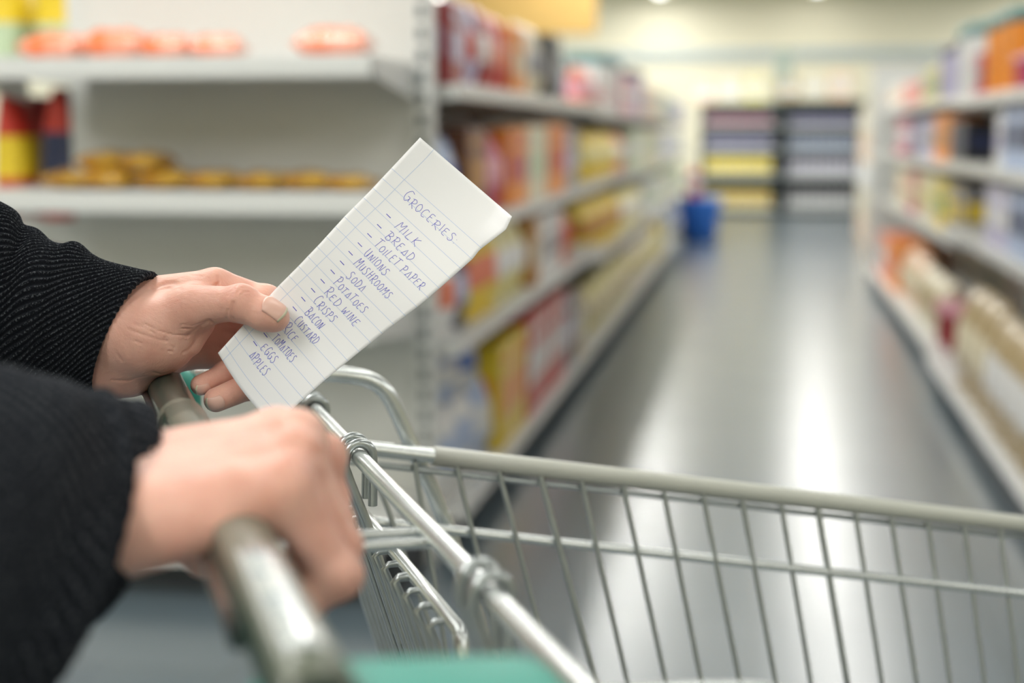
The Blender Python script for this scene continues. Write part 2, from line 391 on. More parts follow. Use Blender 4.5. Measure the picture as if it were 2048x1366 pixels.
# --- far face of the left row, seen past the end unit
y = 4.05
for z, cs in ((1.47, ('palegreen', 'yellow')), (.98, ('red', 'navy')), (.56, ('pink', 'white'))):
    run(-1, 4.06, 1.98 + .02, z, 'bag', .22, .2, .40 if z == .98 else .30, cs[0], cs[1], 3, 'behind the end unit, %s shelf' % {1.47: 'top', .98: 'third', .56: 'second'}[z])
    run(-1, 4.08, 1.98 + .24, z, 'bag', .20, .14, .38 if z == .98 else .32, cs[0], 'yellow' if z != .56 else 'pink', 2, 'outermost behind the end unit, %s shelf' % {1.47: 'top', .98: 'third', .56: 'second'}[z])
# --- right row
y = 3.7
for k in [('carton', .24, .2, .28, 'paleblue', 'blue', 4), ('carton', .22, .2, .24, 'lilac', 'navy', 3), ('tub', .2, .2, .14, 'magenta', 'pink', 3), ('tub', .24, .24, .34, 'orange', 'teal', 3), ('carton', .2, .2, .2, 'magenta', 'grey', 1)]:
    y = run(1, y, .93, 1.40, *k, 'along the top of nearer right section')
y = 7.42
for k in [('tub', .27, .27, .36, 'white', 'teal', 2), ('tub', .24, .24, .30, 'lilac', 'navy', 3), ('carton', .26, .2, .2, 'paleyellow', 'teal', 3), ('carton', .3, .2, .16, 'coral', 'pink', 4), ('carton', .3, .2, .18, 'white', 'peach', 5)]:
    y = run(1, y, .96, 1.42, *k, 'along the top of farther right section')
y = 3.7
for k in [('carton', .2, .2, .27, 'paleblue', 'blue', 3), ('carton', .2, .2, .26, 'cream', 'coral', 3), ('carton', .2, .2, .27, 'paleyellow', 'white', 2), ('carton', .22, .2, .27, 'paleblue', 'navy', 3), ('carton', .2, .2, .22, 'white', 'lilac', 1)]:
    y = run(1, y, .92, 1.10, *k, 'on the third shelf of nearer right section')
y = 7.42
for k in [('carton', .2, .2, .22, 'black', 'navy', 3), ('carton', .24, .2, .26, 'orange', 'amber', 3), ('carton', .2, .2, .24, 'lilac', 'grey', 4), ('carton', .22, .2, .26, 'navy', 'lilac', 3), ('carton', .24, .2, .26, 'magenta', 'white', 4)]:
    y = run(1, y, .96, 1.08, *k, 'on the third shelf of farther right section')
y = 3.7
for k in [('bag', .2, .18, .24, 'orange', 'red', 3), ('bag', .22, .18, .25, 'coral', 'red', 3), ('carton', .2, .2, .24, 'green', 'grey', 1), ('carton', .2, .2, .27, 'paleblue', 'navy', 3), ('carton', .2, .2, .25, 'lilac', 'white', 3)]:
    y = run(1, y, .92, .78, *k, 'on the second shelf of nearer right section')
y = 7.42
for k in [('carton', .22, .2, .26, 'grey', 'yellow', 3), ('carton', .22, .2, .27, 'yellow', 'green', 2), ('carton', .2, .2, .28, 'cream', 'paleyellow', 5), ('carton', .22, .2, .26, 'magenta', 'cream', 3), ('carton', .22, .2, .27, 'cream', 'peach', 4)]:
    y = run(1, y, .96, .71, *k, 'on the second shelf of farther right section')
y = 3.7
for k in [('bag', .26, .24, .42, 'amber', 'orange', 2), ('bag', .24, .24, .40, 'kraft', 'teal', 2), ('bag', .26, .24, .42, 'kraft', 'white', 4), ('bag', .26, .26, .44, 'kraft', 'cream', 3)]:
    y = run(1, y, .81, .13, *k, 'on the bottom shelf of nearer right section')
y = 7.42
for k in [('tub', .24, .24, .22, 'darkred', 'pink', 2), ('bag', .28, .24, .3, 'cream', 'kraft', 4), ('bag', .28, .24, .32, 'peach', 'cream', 4), ('carton', .26, .24, .32, 'orange', 'coral', 3), ('carton', .26, .24, .32, 'coral', 'white', 3)]:
    y = run(1, y, .90, .13, *k, 'on the bottom shelf of farther right section')

# --- bags on the end unit
def pillow(name, L, Wd, H, col, col2, loc, rz, label, group, seed=0, tilt=0.0):
    r2 = random.Random(seed); nu, nv = 36, 22; V = []; Fc = []
    ph = [r2.uniform(0, 6) for _ in range(6)]
    for sgn in (1, -1):
        for i in range(nu + 1):
            for j in range(nv + 1):
                u, v = i / nu * 2 - 1, j / nv * 2 - 1
                e = max(0, (1 - abs(u) ** 3.2)) ** .5 * max(0, (1 - abs(v) ** 2.6)) ** .5
                lump = 1 + .14 * math.sin(5 * u + ph[0]) * math.cos(4 * v + ph[1]) + .08 * math.sin(11 * u + ph[2]) * math.sin(9 * v + ph[3])
                cr = .05 * math.sin(26 * u + 3 * v + ph[4]) * (abs(u) ** 4 + abs(v) ** 4)
                z = sgn * H / 2 * (e * lump + cr) if sgn > 0 else -H / 2 * e * .9
                V.append((u * L / 2 * (1 - .04 * v * v), v * Wd / 2 * (1 - .03 * u * u), z + H * .45))
    nn = (nu + 1) * (nv + 1)
    for s in range(2):
        for i in range(nu):
            for j in range(nv):
                a = s * nn + i * (nv + 1) + j; q = (a, a + nv + 1, a + nv + 2, a + 1); Fc.append(q if s == 0 else q[::-1])
    t = empty(name, loc, rz); tag(t, label, 'bag', group)
    o = mesh_obj('bag_film', V, Fc, film(col, col2, ph[5]), t, smooth=True); o.rotation_euler = (0, tilt, 0)
    for u in (-1, 1): MB().box(*sorted((u * L * .49, u * L * .52)), -Wd * .44, Wd * .44, H * .43, H * .47).build('sealed_edge', film(col, col2, ph[5]), t)
    return t
def film(c1, c2, seed):
    nm = 'film_%s_%s' % (c1, c2)
    if nm in _M: return _M[nm]
    m, nt, b = node_mat(nm); L = nt.links
    tc = nt.nodes.new('ShaderNodeTexCoord'); n = nt.nodes.new('ShaderNodeTexNoise'); n.inputs['Scale'].default_value = 14; n.inputs['Detail'].default_value = 2
    r = nt.nodes.new('ShaderNodeValToRGB'); r.color_ramp.elements[0].position = .42; r.color_ramp.elements[1].position = .62
    r.color_ramp.elements[0].color = (*PC[c1], 1); r.color_ramp.elements[1].color = (*PC[c2], 1)
    L.new(tc.outputs['Object'], n.inputs['Vector']); L.new(n.outputs[0], r.inputs[0]); L.new(r.outputs[0], b.inputs['Base Color'])
    b.inputs['Roughness'].default_value = .16; b.inputs['Coat Weight'].default_value = .8; b.inputs['Coat Roughness'].default_value = .05
    n2 = nt.nodes.new('ShaderNodeTexNoise'); n2.inputs['Scale'].default_value = 45; bp = nt.nodes.new('ShaderNodeBump'); bp.inputs['Strength'].default_value = .5; bp.inputs['Distance'].default_value = .004
    L.new(tc.outputs['Object'], n2.inputs['Vector']); L.new(n2.outputs[0], bp.inputs['Height']); L.new(bp.outputs[0], b.inputs['Normal'])
    _M[nm] = m; return m
PC['carrot'] = (.80, .17, .04); PC['film'] = (.86, .36, .24); PC['golden'] = (.50, .24, .02); PC['golden2'] = (.70, .42, .06)
def xe(px, Y): return (px - 1530) / 2875 * Y
for i, (px, wpx, hpx, dy, lab) in enumerate([(40, 132, 62, .0, 'nearest the left edge of the shelf'), (183, 138, 70, .05, 'second from the left, plumpest of its row'), (297, 105, 55, -.04, 'third from the left, overlapping its neighbour'), (402, 112, 55, .02, 'last of the left cluster, tapering flat')]):
    Y = 3.68 + dy * .6
    pillow('carrot_bag', wpx / 2875 * Y, .16, hpx / 2875 * Y, 'carrot', 'film', (xe(px, Y), Y, 1.4365), rng.uniform(-.15, .15), 'glossy orange bag on top end shelf, %s' % lab, 'orange bags on the end unit', i)
pillow('carrot_bag', .20, .17, .085, 'carrot', 'film', (xe(655, 3.68), 3.68, 1.4365), .08, 'glossy orange bag lying alone at the right of the top end shelf', 'orange bags on the end unit', 9)
for i, (px, wpx, hpx, zz, lab) in enumerate([(60, 170, 40, 0, 'at the left edge of the shelf'), (150, 170, 46, 0, 'second from the left in the lower layer'), (270, 170, 44, 0, 'third from the left in the lower layer'), (385, 150, 40, 0, 'fourth from the left, low and flat'), (490, 150, 38, 0, 'fifth from the left, with a bright glint'),
                                      (590, 150, 40, 0, 'sixth from the left, beside the note'), (690, 130, 34, 0, 'at the right end of the shelf'), (140, 150, 42, .05, 'on top of the lower layer, left one'), (235, 130, 40, .05, 'on top of the lower layer, right darker one')]):
    Y = 3.70
    pillow('potato_bag', wpx * .70 / 2875 * Y, .17, hpx / 2875 * Y * 1.05, 'golden', 'golden2', (xe(px, Y), Y + rng.uniform(-.03, .03), 1.0915 + zz), rng.uniform(-.1, .1), 'golden bag on second end shelf, %s' % lab, 'golden bags on the end unit', 20 + i)

# --- far chillers, post, sign, end stands
def chiller(x0, x1, y, top, shelves, label, rowsc, wedge=False):
    t = empty('drinks_chiller', ((x0 + x1) / 2, y, 0)); tag(t, label, 'chiller'); hw = (x1 - x0) / 2
    frame = mat('chiller_frame', (.018, .026, .03), .5)
    MB().box(-hw, hw, .52, .56, 0, top).build('back_panel', frame, t)
    for sx in (-1, 1): MB().box(*sorted((sx * hw, sx * (hw - .04))), -.05 if not wedge else -.05, .54, 0, top, bev=.004).build('side_panel', frame, t)
    MB().box(-hw, hw, -.05, .54, top - .10, top, bev=.005).build('top_panel', mat('chiller_top', (.08, .10, .10), .5), t)
    for z in shelves:
        sh = MB().box(-hw + .04, hw - .04, .0, .5, z - .02, z).build('shelf', frame, t)
        MB().box(-hw + .04, hw - .04, -.02, 0, z - .045, z + .01).build('price_rail', mat('rail_grey', (.45, .48, .47), .4), sh)
    return t
chiller(.27, 1.42, 21.6, 1.70, (.12, .60, .98, 1.32), 'dark framed drinks chiller at the far end of the aisle, right of the post', None)
chiller(-.95, .24, 21.6, 1.66, (.12, .62, 1.0, 1.34), 'dark framed drinks chiller at the far end of the aisle, left of the post', None)
def far_row(x0, x1, y, z, kind, w, h, c1, c2, where):
    x = x0
    while x + w < x1:
        product(kind, w, w, h, c1, c2, (x + w / 2, y, z + .0005), math.pi / 2, '%s and %s %s %s' % (cn(c1), cn(c2), KC[kind], where), '%s %ss %s' % (cn(c1), KC[kind], where)); x += w + .012
for z, c1, c2, h, k in ((.12, 'grey', 'white', .26, 'bottle'), (.60, 'lilac', 'white', .24, 'bottle'), (.98, 'grey', 'paleblue', .22, 'bottle'), (1.32, 'navy', 'lilac', .2, 'bottle')):
    far_row(.33, 1.37, 21.72, z, k, .10, h, c1, c2, 'in the right-hand far chiller, %s shelf' % {.12: 'bottom', .60: 'second', .98: 'third', 1.32: 'top'}[z])
for z, c1, c2, h, k in ((.12, 'paleyellow', 'amber', .24, 'carton'), (.62, 'paleyellow', 'yellow', .24, 'carton'), (1.0, 'navy', 'lilac', .22, 'bottle'), (1.34, 'navy', 'pink', .2, 'bottle')):
    far_row(-.88, .18, 21.72, z, k, .13, h, c1, c2, 'in the left-hand far chiller, %s shelf' % {.12: 'bottom', .62: 'second', 1.0: 'third', 1.34: 'top'}[z])
post = empty('support_post', (.255, 22.45, 0)); tag(post, 'slim grey green post rising behind the two far chillers', 'post')
MB().box(-.12, .12, -.08, .08, 0, 2.47, bev=.01).build('shaft', mat('post_green', (.34, .42, .38), .5), post)
MB().box(-.13, .13, -.10, .10, 0, .08, bev=.01).build('foot_plate', mat('chiller_frame', (.055, .075, .08)), post)
# pale stock on top of the far chillers
x = -.9
for i in range(6):
    c = ('peach', 'cream', 'paleyellow', 'kraft', 'cream', 'peach')[i]
    product('carton', .32, .3, .30 + .05 * (i % 3), c, 'white', (x + i * .37 + (.12 if i > 2 else 0), 21.85, 1.70 if i > 2 else 1.66), math.pi / 2,
            '%s box on top of the far chillers, %s' % (cn(c), ('leftmost', 'second from the left', 'just left of the post', 'just right of the post', 'second from the right', 'rightmost')[i]), 'boxes on the far chillers')
# cream stacked stock at the right beyond the end panel
sb = 0
for (x, yy) in ((1.02, 15.0), (1.06, 16.5), (1.10, 18.0)):
    for k, c in enumerate(('peach', 'cream', 'white', 'peach', 'cream')):
        product('carton', .5, .42, .30, c, 'white', (x + .25, yy, .0005 + k * .301), math.pi / 2 * 0, '%s box beyond the right row, %s of the %s stack' % (cn(c), ('bottom', 'second', 'middle', 'fourth', 'top')[k], ('nearest', 'middle', 'farthest')[sb]), 'stacked boxes beyond the right row')
    sb += 1
# pale cross-aisle shelving behind the left row
for i in range(3):
    gondola_bay(-1, 1.0, 1.45, 15.6 + i * 1.25, 15.6 + (i + 1) * 1.25, LS2, 'white shelving bay far beyond the left row, %s one' % nth[i], 'bays beyond the left row', 1.66)
    yy = 15.65 + i * 1.25
    for z, c in ((.13, 'blue'), (.56, 'palegreen'), (.98, 'white'), (1.36, 'lilac')):
        run(-1, yy, 1.06, z, 'carton', .28, .3, .26, c, 'white', 4, 'on %s shelf of the %s bay beyond the left row' % ({.13: 'bottom', .56: 'second', .98: 'third', 1.36: 'top'}[z], nth[i]))
# blue bin with a red bag at the end of the left row
bb = empty('blue_bin', (-.72, 16.6, 0)); tag(bb, 'blue round bin at the far end of the left shelving', 'bin')
MB().lathe([(.17, 0), (.2, .02), (.24, .42), (.25, .44)], 24).build('bin_body', mat('bin_blue', (.03, .16, .60), .35), bb)
MB().lathe([(.25, .44), (.262, .45), (.262, .48), (.25, .49)], 24).build('rim', mat('bin_blue', (.03, .16, .60), .35), bb)
product('bag', .3, .22, .34, 'red', 'white', (-.80, 16.6, .4905), .1, 'red and white bag standing in the blue bin', 'bag in the bin')
# tan board high on the left
sg = empty('wooden_sign_board', (-2.35, 14.0, 2.18)); tag(sg, 'wide tan wooden board hanging above the left shelving', 'sign')
MB().box(-.72, .72, -.03, .03, 0, .95, bev=.008).build('board', mat('tan_board', (.62, .40, .12), .5, noise=.12, scale=3), sg)
hk = MB()
for xx in (-.6, .6): hk.tube([(xx, 0, .95), (xx, 0, HC - 2.18)], .006, 6)
hk.build('hanging_rod', lampm, sg)

#@@SDF
# ------------------------------------------------------------------ implicit-surface sculpting
class Sdf:
    def __init__(s, lo, hi, h):
        s.lo = np.array(lo, float); s.h = h; s.n = np.ceil((np.array(hi) - s.lo) / h).astype(int) + 1
        s.ax = [(s.lo[i] + h * np.arange(s.n[i])).astype(np.float32) for i in range(3)]
        s.D = np.full(s.n, .05, np.float32)
    def blk(s, pts, m):
        P = np.array(pts); a = np.clip(((P.min(0) - m - s.lo) / s.h).astype(int), 0, s.n - 1); b = np.clip(((P.max(0) + m - s.lo) / s.h).astype(int) + 2, 0, s.n)
        sl = tuple(slice(a[i], b[i]) for i in range(3)); X = np.ix_(*[s.ax[i][sl[i]] for i in range(3)]); return sl, X
    @staticmethod
    def cone(X, a, b, ra, rb, sc=None):
        a = np.array(a, np.float32); b = np.array(b, np.float32); d = b - a; L = float(d @ d) + 1e-12
        p = [X[i] - a[i] for i in range(3)]
        t = np.clip((p[0] * d[0] + p[1] * d[1] + p[2] * d[2]) / L, 0, 1)
        q = np.sqrt((p[0] - t * d[0]) ** 2 + (p[1] - t * d[1]) ** 2 + (p[2] - t * d[2]) ** 2)
        return q - (ra + (rb - ra) * t)
    def capsule(s, a, b, ra, rb=None, k=.006):
        rb = ra if rb is None else rb
        sl, X = s.blk([a, b], max(ra, rb) + .022); d = s.cone(X, a, b, ra, rb); A = s.D[sl]
        h = np.clip(.5 + .5 * (A - d) / k, 0, 1); s.D[sl] = A * (1 - h) + d * h - k * h * (1 - h)
    def ball(s, c, r, k=.006): s.capsule(c, np.array(c) + 1e-4, r, r, k)
    def merge(s, o, k):
        A, d = s.D, o.D; h = np.clip(.5 + .5 * (A - d) / k, 0, 1); s.D = (A * (1 - h) + d * h - k * h * (1 - h)).astype(np.float32)
    def groove(s, pts, w, amp):
        pts = [np.array(p, float) for p in pts]
        sl, X = s.blk(pts, 4 * w); best = None
        for a, b in zip(pts[:-1], pts[1:]):
            d = s.cone(X, a, b, 0, 0); best = d if best is None else np.minimum(best, d)
        s.D[sl] += amp * np.exp(-(best / w) ** 2)
    def surf(s):
        D = s.D; ins = D < 0; nx, ny, nz = D.shape
        c = np.zeros((nx - 1, ny - 1, nz - 1), np.int8)
        for i in (0, 1):
            for j in (0, 1):
                for k in (0, 1): c += ins[i:nx - 1 + i, j:ny - 1 + j, k:nz - 1 + k]
        cells = np.argwhere((c > 0) & (c < 8)); idx = -np.ones(c.shape, np.int64); idx[tuple(cells.T)] = np.arange(len(cells))
        acc = np.zeros((len(cells), 3)); cnt = np.zeros(len(cells))
        offs = [(i, j, k) for i in (0, 1) for j in (0, 1) for k in (0, 1)]
        for a in offs:
            for ax in range(3):
                if a[ax] == 0:
                    b = list(a); b[ax] = 1
                    va = D[tuple((cells + a).T)]; vb = D[tuple((cells + b).T)]; m = (va < 0) != (vb < 0)
                    t = np.where(m, va / np.where(m, va - vb, 1), 0)
                    p = np.array(a, float)[None, :].repeat(len(cells), 0); p[:, ax] = t
                    acc += p * m[:, None]; cnt += m
        V = (cells + acc / np.maximum(cnt, 1)[:, None]) * s.h + s.lo
        Fc = []
        for ax in range(3):
            sl0 = [slice(None)] * 3; sl1 = [slice(None)] * 3; sl0[ax] = slice(0, -1); sl1[ax] = slice(1, None)
            A, B = ins[tuple(sl0)], ins[tuple(sl1)]; e = np.argwhere(A != B); u, v = (ax + 1) % 3, (ax + 2) % 3
            e = e[(e[:, u] > 0) & (e[:, v] > 0) & (e[:, u] < D.shape[u] - 1) & (e[:, v] < D.shape[v] - 1)]
            def at(du, dv): q = e.copy(); q[:, u] += du; q[:, v] += dv; return idx[tuple(q.T)]
            q = np.stack([at(-1, -1), at(0, -1), at(0, 0), at(-1, 0)], 1)
            fl = ~A[tuple(e.T)]; q[fl] = q[fl][:, ::-1]; Fc.append(q)
        return V, np.concatenate(Fc)
def fast_mesh(name, V, Fq, mats, parent=None):
    me = bpy.data.meshes.new(name); n = len(Fq)
    me.vertices.add(len(V)); me.vertices.foreach_set('co', np.asarray(V, np.float32).ravel())
    me.loops.add(n * 4); me.loops.foreach_set('vertex_index', np.asarray(Fq, np.int32).ravel())
    me.polygons.add(n); me.polygons.foreach_set('loop_start', np.arange(n, dtype=np.int32) * 4)
    me.polygons.foreach_set('use_smooth', np.ones(n, bool))
    for m in (mats if isinstance(mats, (list, tuple)) else [mats]): me.materials.append(m)
    me.update(calc_edges=True); me.validate()
    o = bpy.data.objects.new(name, me); C.objects.link(o)
    if parent is not None: o.parent = parent
    return o

def skin_mat():
    m, nt, b = node_mat('skin'); L = nt.links
    tc = nt.nodes.new('ShaderNodeTexCoord')
    n = nt.nodes.new('ShaderNodeTexNoise'); n.inputs['Scale'].default_value = 38; n.inputs['Detail'].default_value = 4
    r = nt.nodes.new('ShaderNodeValToRGB'); r.color_ramp.elements[0].position = .30; r.color_ramp.elements[1].position = .70
    r.color_ramp.elements[0].color = (.68, .345, .265, 1); r.color_ramp.elements[1].color = (.82, .49, .39, 1)
    L.new(tc.outputs['Object'], n.inputs['Vector']); L.new(n.outputs[0], r.inputs[0]); L.new(r.outputs[0], b.inputs['Base Color'])
    b.inputs['Subsurface Weight'].default_value = .25; b.inputs['Subsurface Radius'].default_value = (1, .35, .18); b.inputs['Subsurface Scale'].default_value = .004
    b.inputs['Roughness'].default_value = .48; b.inputs['Specular IOR Level'].default_value = .4
    v = nt.nodes.new('ShaderNodeTexVoronoi'); v.feature = 'DISTANCE_TO_EDGE'; v.inputs['Scale'].default_value = 900
    n2 = nt.nodes.new('ShaderNodeTexNoise'); n2.inputs['Scale'].default_value = 300; n2.inputs['Detail'].default_value = 5
    mp = nt.nodes.new('ShaderNodeMapping'); mp.inputs['Rotation'].default_value = (.2, .5, .6); mp.inputs['Scale'].default_value = (1, 3.0, 1)
    L.new(tc.outputs['Object'], mp.inputs['Vector']); L.new(mp.outputs[0], n2.inputs['Vector']); L.new(tc.outputs['Object'], v.inputs['Vector'])
    ad = nt.nodes.new('ShaderNodeMath'); ad.operation = 'MULTIPLY_ADD'; ad.inputs[1].default_value = .35
    L.new(v.outputs['Distance'], ad.inputs[0]); L.new(n2.outputs[0], ad.inputs[2])
    bp = nt.nodes.new('ShaderNodeBump'); bp.inputs['Strength'].default_value = .55; bp.inputs['Distance'].default_value = .0006
    L.new(ad.outputs[0], bp.inputs['Height']); L.new(bp.outputs[0], b.inputs['Normal'])
    return m
SKIN = skin_mat()
NAIL = mat('nail', (.74, .46, .375), .30, spec=.5); NAILT = mat('nail_tip', (.72, .66, .48), .35)

#@@PERSON
person = empty('person', HO * np.array([1, 1, 0]) + TU * -.55 + TS * -.10); tag(person, 'person in dark knitted jumper holding a handwritten note and gripping the trolley handle', 'person')

# ---- left hand, sculpted in camera axes (x right, y down, z away), metres
B0 = .92
def H(px, py, dz): d = B0 + dz / 1000; return ((px - 1024) / F * d, (py - 683) / F * d, d)
def cam2w(V): V = np.asarray(V); return CAM + V[:, :1] * AX + V[:, 1:2] * DN + V[:, 2:3] * FWD
mm = .001
palm = Sdf(H(100, 500, -50), H(690, 860, 95), .00085)
palm.D[:] = .05
P = palm
P.capsule(H(150, 655, 15), H(245, 668, 15), 27 * mm, 27 * mm, .012)
P.capsule(H(225, 620, 18), H(262, 625, 20), 22 * mm, 19 * mm, .014)
P.capsule(H(205, 735, 16), H(262, 742, 20), 20 * mm, 16 * mm, .014)
P.capsule(H(290, 598, 22), H(430, 574, 20), 14.5 * mm, 12 * mm, .012)
P.capsule(H(290, 632, 28), H(440, 618, 44), 14 * mm, 12.5 * mm, .012)
P.capsule(H(280, 680, 30), H(432, 664, 55), 14 * mm, 12 * mm, .012)
P.capsule(H(270, 718, 28), H(405, 705, 56), 13 * mm, 11 * mm, .012)
P.capsule(H(262, 668, 6), H(385, 622, 0), 24 * mm, 14 * mm, .012)
P.ball(H(312, 692, 6), 19 * mm, .012); P.ball(H(348, 688, 8), 12 * mm, .012)
P.capsule(H(235, 735, 20), H(318, 728, 30), 17 * mm, 12 * mm, .012)
P.capsule(H(385, 640, 6), H(420, 600, 22), 9 * mm, 9 * mm, .012)
# thumb
P.capsule(H(385, 612, -3), H(476, 607, -11), 13.6 * mm, 10.8 * mm, .008)
P.ball(H(484, 604, -12), 11.3 * mm, .005)
P.capsule(H(482, 609, -12), H(530, 628, -13.5), 10.4 * mm, 10.6 * mm, .005)
P.capsule(H(530, 628, -13.5), H(550, 635, -13.5), 10.6 * mm, 9.3 * mm, .004)
thumb_dir = np.array(H(550, 635, -13.5)) - np.array(H(482, 609, -12)); thumb_dir /= np.linalg.norm(thumb_dir)
def finger(S, pts, rad, k=.005):
    for i in range(len(pts) - 1):
        S.capsule(H(*pts[i]), H(*pts[i + 1]), rad[i] * mm, rad[i + 1] * mm, k)
        if i: S.ball(H(*pts[i]), rad[i] * 1.05 * mm, .004)
fingers = [([(430, 572, 22), (532, 603, 17), (572, 640, 15), (586, 660, 11)], [11.8, 9.8, 8.6, 7.4]),
           ([(440, 616, 46), (552, 668, 47), (578, 735, 32), (556, 772, 17)], [12, 10, 9, 7.8]),
           ([(432, 664, 56), (545, 722, 52), (508, 768, 22), (432, 800, 9)], [11.5, 9.8, 9.0, 8.0]),
           ([(405, 702, 57), (492, 730, 50), (455, 748, 30), (402, 770, 17)], [10.5, 8.6, 8.0, 6.9])]
FS = Sdf(P.lo, P.lo + (P.n - 1) * P.h, P.h)
for pts, rad in fingers:
    one = Sdf(P.lo, P.lo + (P.n - 1) * P.h, P.h)
    finger(one, pts, rad); FS.merge(one, .0012)
P.merge(FS, .004)
# creases (the joint folds, thenar lines, the fold between thumb and index), laid on the surface the eye meets
P.capsule(H(386, 692, 8), H(412, 656, 5), 5.5 * mm, 4.5 * mm, .004)
def front(px, py):
    for dz in np.arange(-50, 94, .6):
        i = np.round((np.array(H(px, py, dz)) - P.lo) / P.h).astype(int)
        if (i >= 0).all() and (i < P.n).all() and P.D[tuple(i)] < 0: return H(px, py, dz)
    return None
def G(pts, w, amp, o=(180, 500), k=3.794):
    q = [front(o[0] + x / k, o[1] + y / k) for x, y in pts]; q = [p for p in q if p is not None]
    q = [p for p in q if abs(p[2] - np.median([r_[2] for r_ in q])) < .02]
    if len(q) > 1: P.groove(q, w * mm, amp * mm)
G([(470, 292), (520, 268), (580, 252), (640, 247), (760, 258), (860, 268), (960, 265)], 1.3, 2.0)
G([(968, 205), (982, 240), (962, 266)], .8, 1.0)
for pts in ([(1088, 312), (1112, 268), (1160, 252)], [(1118, 330), (1148, 292), (1196, 290)], [(1052, 345), (1082, 296), (1100, 275)], [(1140, 345), (1175, 318), (1215, 318)]): G(pts, .55, .55)
G([(1096, 530), (1078, 500), (1082, 440), (1090, 400)], .9, 1.5); G([(1050, 545), (1040, 500), (1050, 450)], .7, .7); G([(1000, 552), (985, 500), (1000, 440)], .6, .45); G([(960, 550), (940, 500)], .6, .5)
G([(740, 655), (800, 610), (850, 570), (900, 535), (930, 552), (1010, 556)], 1.2, 1.4)
G([(715, 775), (765, 750), (800, 700), (815, 640), (840, 590)], 1.0, 1.2)
for pts in ([(290, 600), (420, 650), (560, 690), (735, 682)], [(400, 555), (520, 612), (640, 645), (752, 648)], [(340, 690), (500, 742), (620, 770), (735, 772)], [(330, 560), (420, 590), (500, 640)], [(205, 790), (240, 835)],
            [(560, 660), (600, 720), (640, 745)], [(700, 560), (780, 570), (860, 540)], [(690, 590), (770, 600)]): G(pts, .6, .75)
G([(480, 930), (550, 948), (620, 912)], .9, .8); G([(170, 985), (300, 992), (420, 960)], .9, .7)
G([(520, 300), (600, 290), (700, 300)], 1.5, .4); G([(640, 160), (760, 190), (860, 200)], 1.2, .3)
V, Q = P.surf()
lhV = cam2w(V)
bvh = BVHTree.FromPolygons([tuple(v) for v in lhV], [tuple(map(int, q)) for q in Q])

def nail(S_to_w, tip, back, up, width, length, name='fingernail', parent=None, tree=None, lift=.0005):
    """a thin curved plate laid on the finger surface; tip/back are points of the last phalanx axis, up the nail normal"""
    tip, back, up = map(np.array, (tip, back, up)); f = tip - back; f /= np.linalg.norm(f); up = up - f * (up @ f); up /= np.linalg.norm(up); sd = np.cross(f, up)
    n, k = 12, 14; V = []; Fc = []; mi = []
    for i in range(n + 1):
        a = i / n
        for j in range(k + 1):
            b_ = j / k * 2 - 1
            av = a - (.16 * b_ * b_ if a > .5 else -.14 * b_ * b_) * (abs(a - .5) * 2)
            o = tip + f * (-length * (1 - av) + .0045) + sd * (b_ * width / 2 * .98)
            src = o + up * (.0125 if width > .012 else .0095)
            hit = tree.ray_cast(Vector(src), Vector(-up), .013)
            ang = b_ * .9
            p = np.array(hit[0]) if hit[0] is not None else o
            q = tip + f * (-length * (1 - av) + .0045) + sd * (width / 2 * math.sin(ang) / math.sin(.9)) + up * 0
            V.append(p + up * (lift - .0003 * b_ ** 4))
    for i in range(n):
        for j in range(k):
            q = i * (k + 1) + j; Fc.append((q, q + 1, q + k + 2, q + k + 1)); mi.append(1 if i >= n - 1 else 0)
    o = mesh_obj(name, V, Fc, [NAIL, NAILT], parent, smooth=True, matidx=mi)
    so = o.modifiers.new('thick', 'SOLIDIFY'); so.thickness = .0006; so.offset = 1
    return o
def c2w1(v): return cam2w(np.array([v]))[0]
def cdir(v): v = np.array(v, float); return AX * v[0] + DN * v[1] + FWD * v[2]

# ---- right hand, sculpted in the handle's frame (u forward, s away, h up)
so_ = -.345            # where the right hand sits along the handle
def R_(u, s, h): return (u * mm, s * mm, h * mm)
RH = Sdf(R_(-125, -75, -62), R_(115, 80, 70), .0011)
P2 = RH
P2.capsule(R_(-120, 4, 4), R_(-72, 4, 9), 21 * mm, 21 * mm, .012)
P2.capsule(R_(-80, 14, 10), R_(-52, 12, 14), 17 * mm, 17 * mm, .012); P2.capsule(R_(-80, -8, 6), R_(-52, -14, 8), 16 * mm, 18 * mm, .012)
mcp = [(28, 36, 27), (33, 13, 30), (29, -10, 27), (20, -33, 20)]
for (u, s, h), r in zip(mcp, (13, 13, 12.5, 12.5)):
    P2.capsule(R_(-58, s * .6, 16 + s * .12), R_(u, s, h), 14 * mm, r * mm, .013)
    P2.ball(R_(u, s, h + 1.5), (r + .6) * mm, .006)
P2.capsule(R_(-46, -24, 4), R_(-8, -36, 10), 18 * mm, 14 * mm, .012)
P2.capsule(R_(-4, -28, 17), R_(26, -30, 9), 12.5 * mm, 11.5 * mm, .008); P2.capsule(R_(10, 5, 22), R_(30, 8, 12), 13 * mm, 12 * mm, .008)
fr = [([(28, 36, 26), (51, 42, 16), (53, 42, -6), (40, 38, -24)], [12.2, 9.8, 9, 7.6]), ([(33, 13, 30), (48, 14, -9), (30, 13, -33), (6, 12, -34)], [12.5, 10.3, 9.3, 8]),
      ([(29, -10, 27), (47, -12, -13), (30, -11, -35), (4, -10, -34)], [12, 9.8, 9, 8]), ([(20, -33, 20), (42, -37, -18), (25, -35, -31), (0, -33, -29)], [12.2, 9.6, 8.5, 7.5]),
      ([(-40, 32, 4), (-26, 46, -12), (-4, 50, -29), (16, 48, -34)], [14.5, 12, 10.6, 9])]
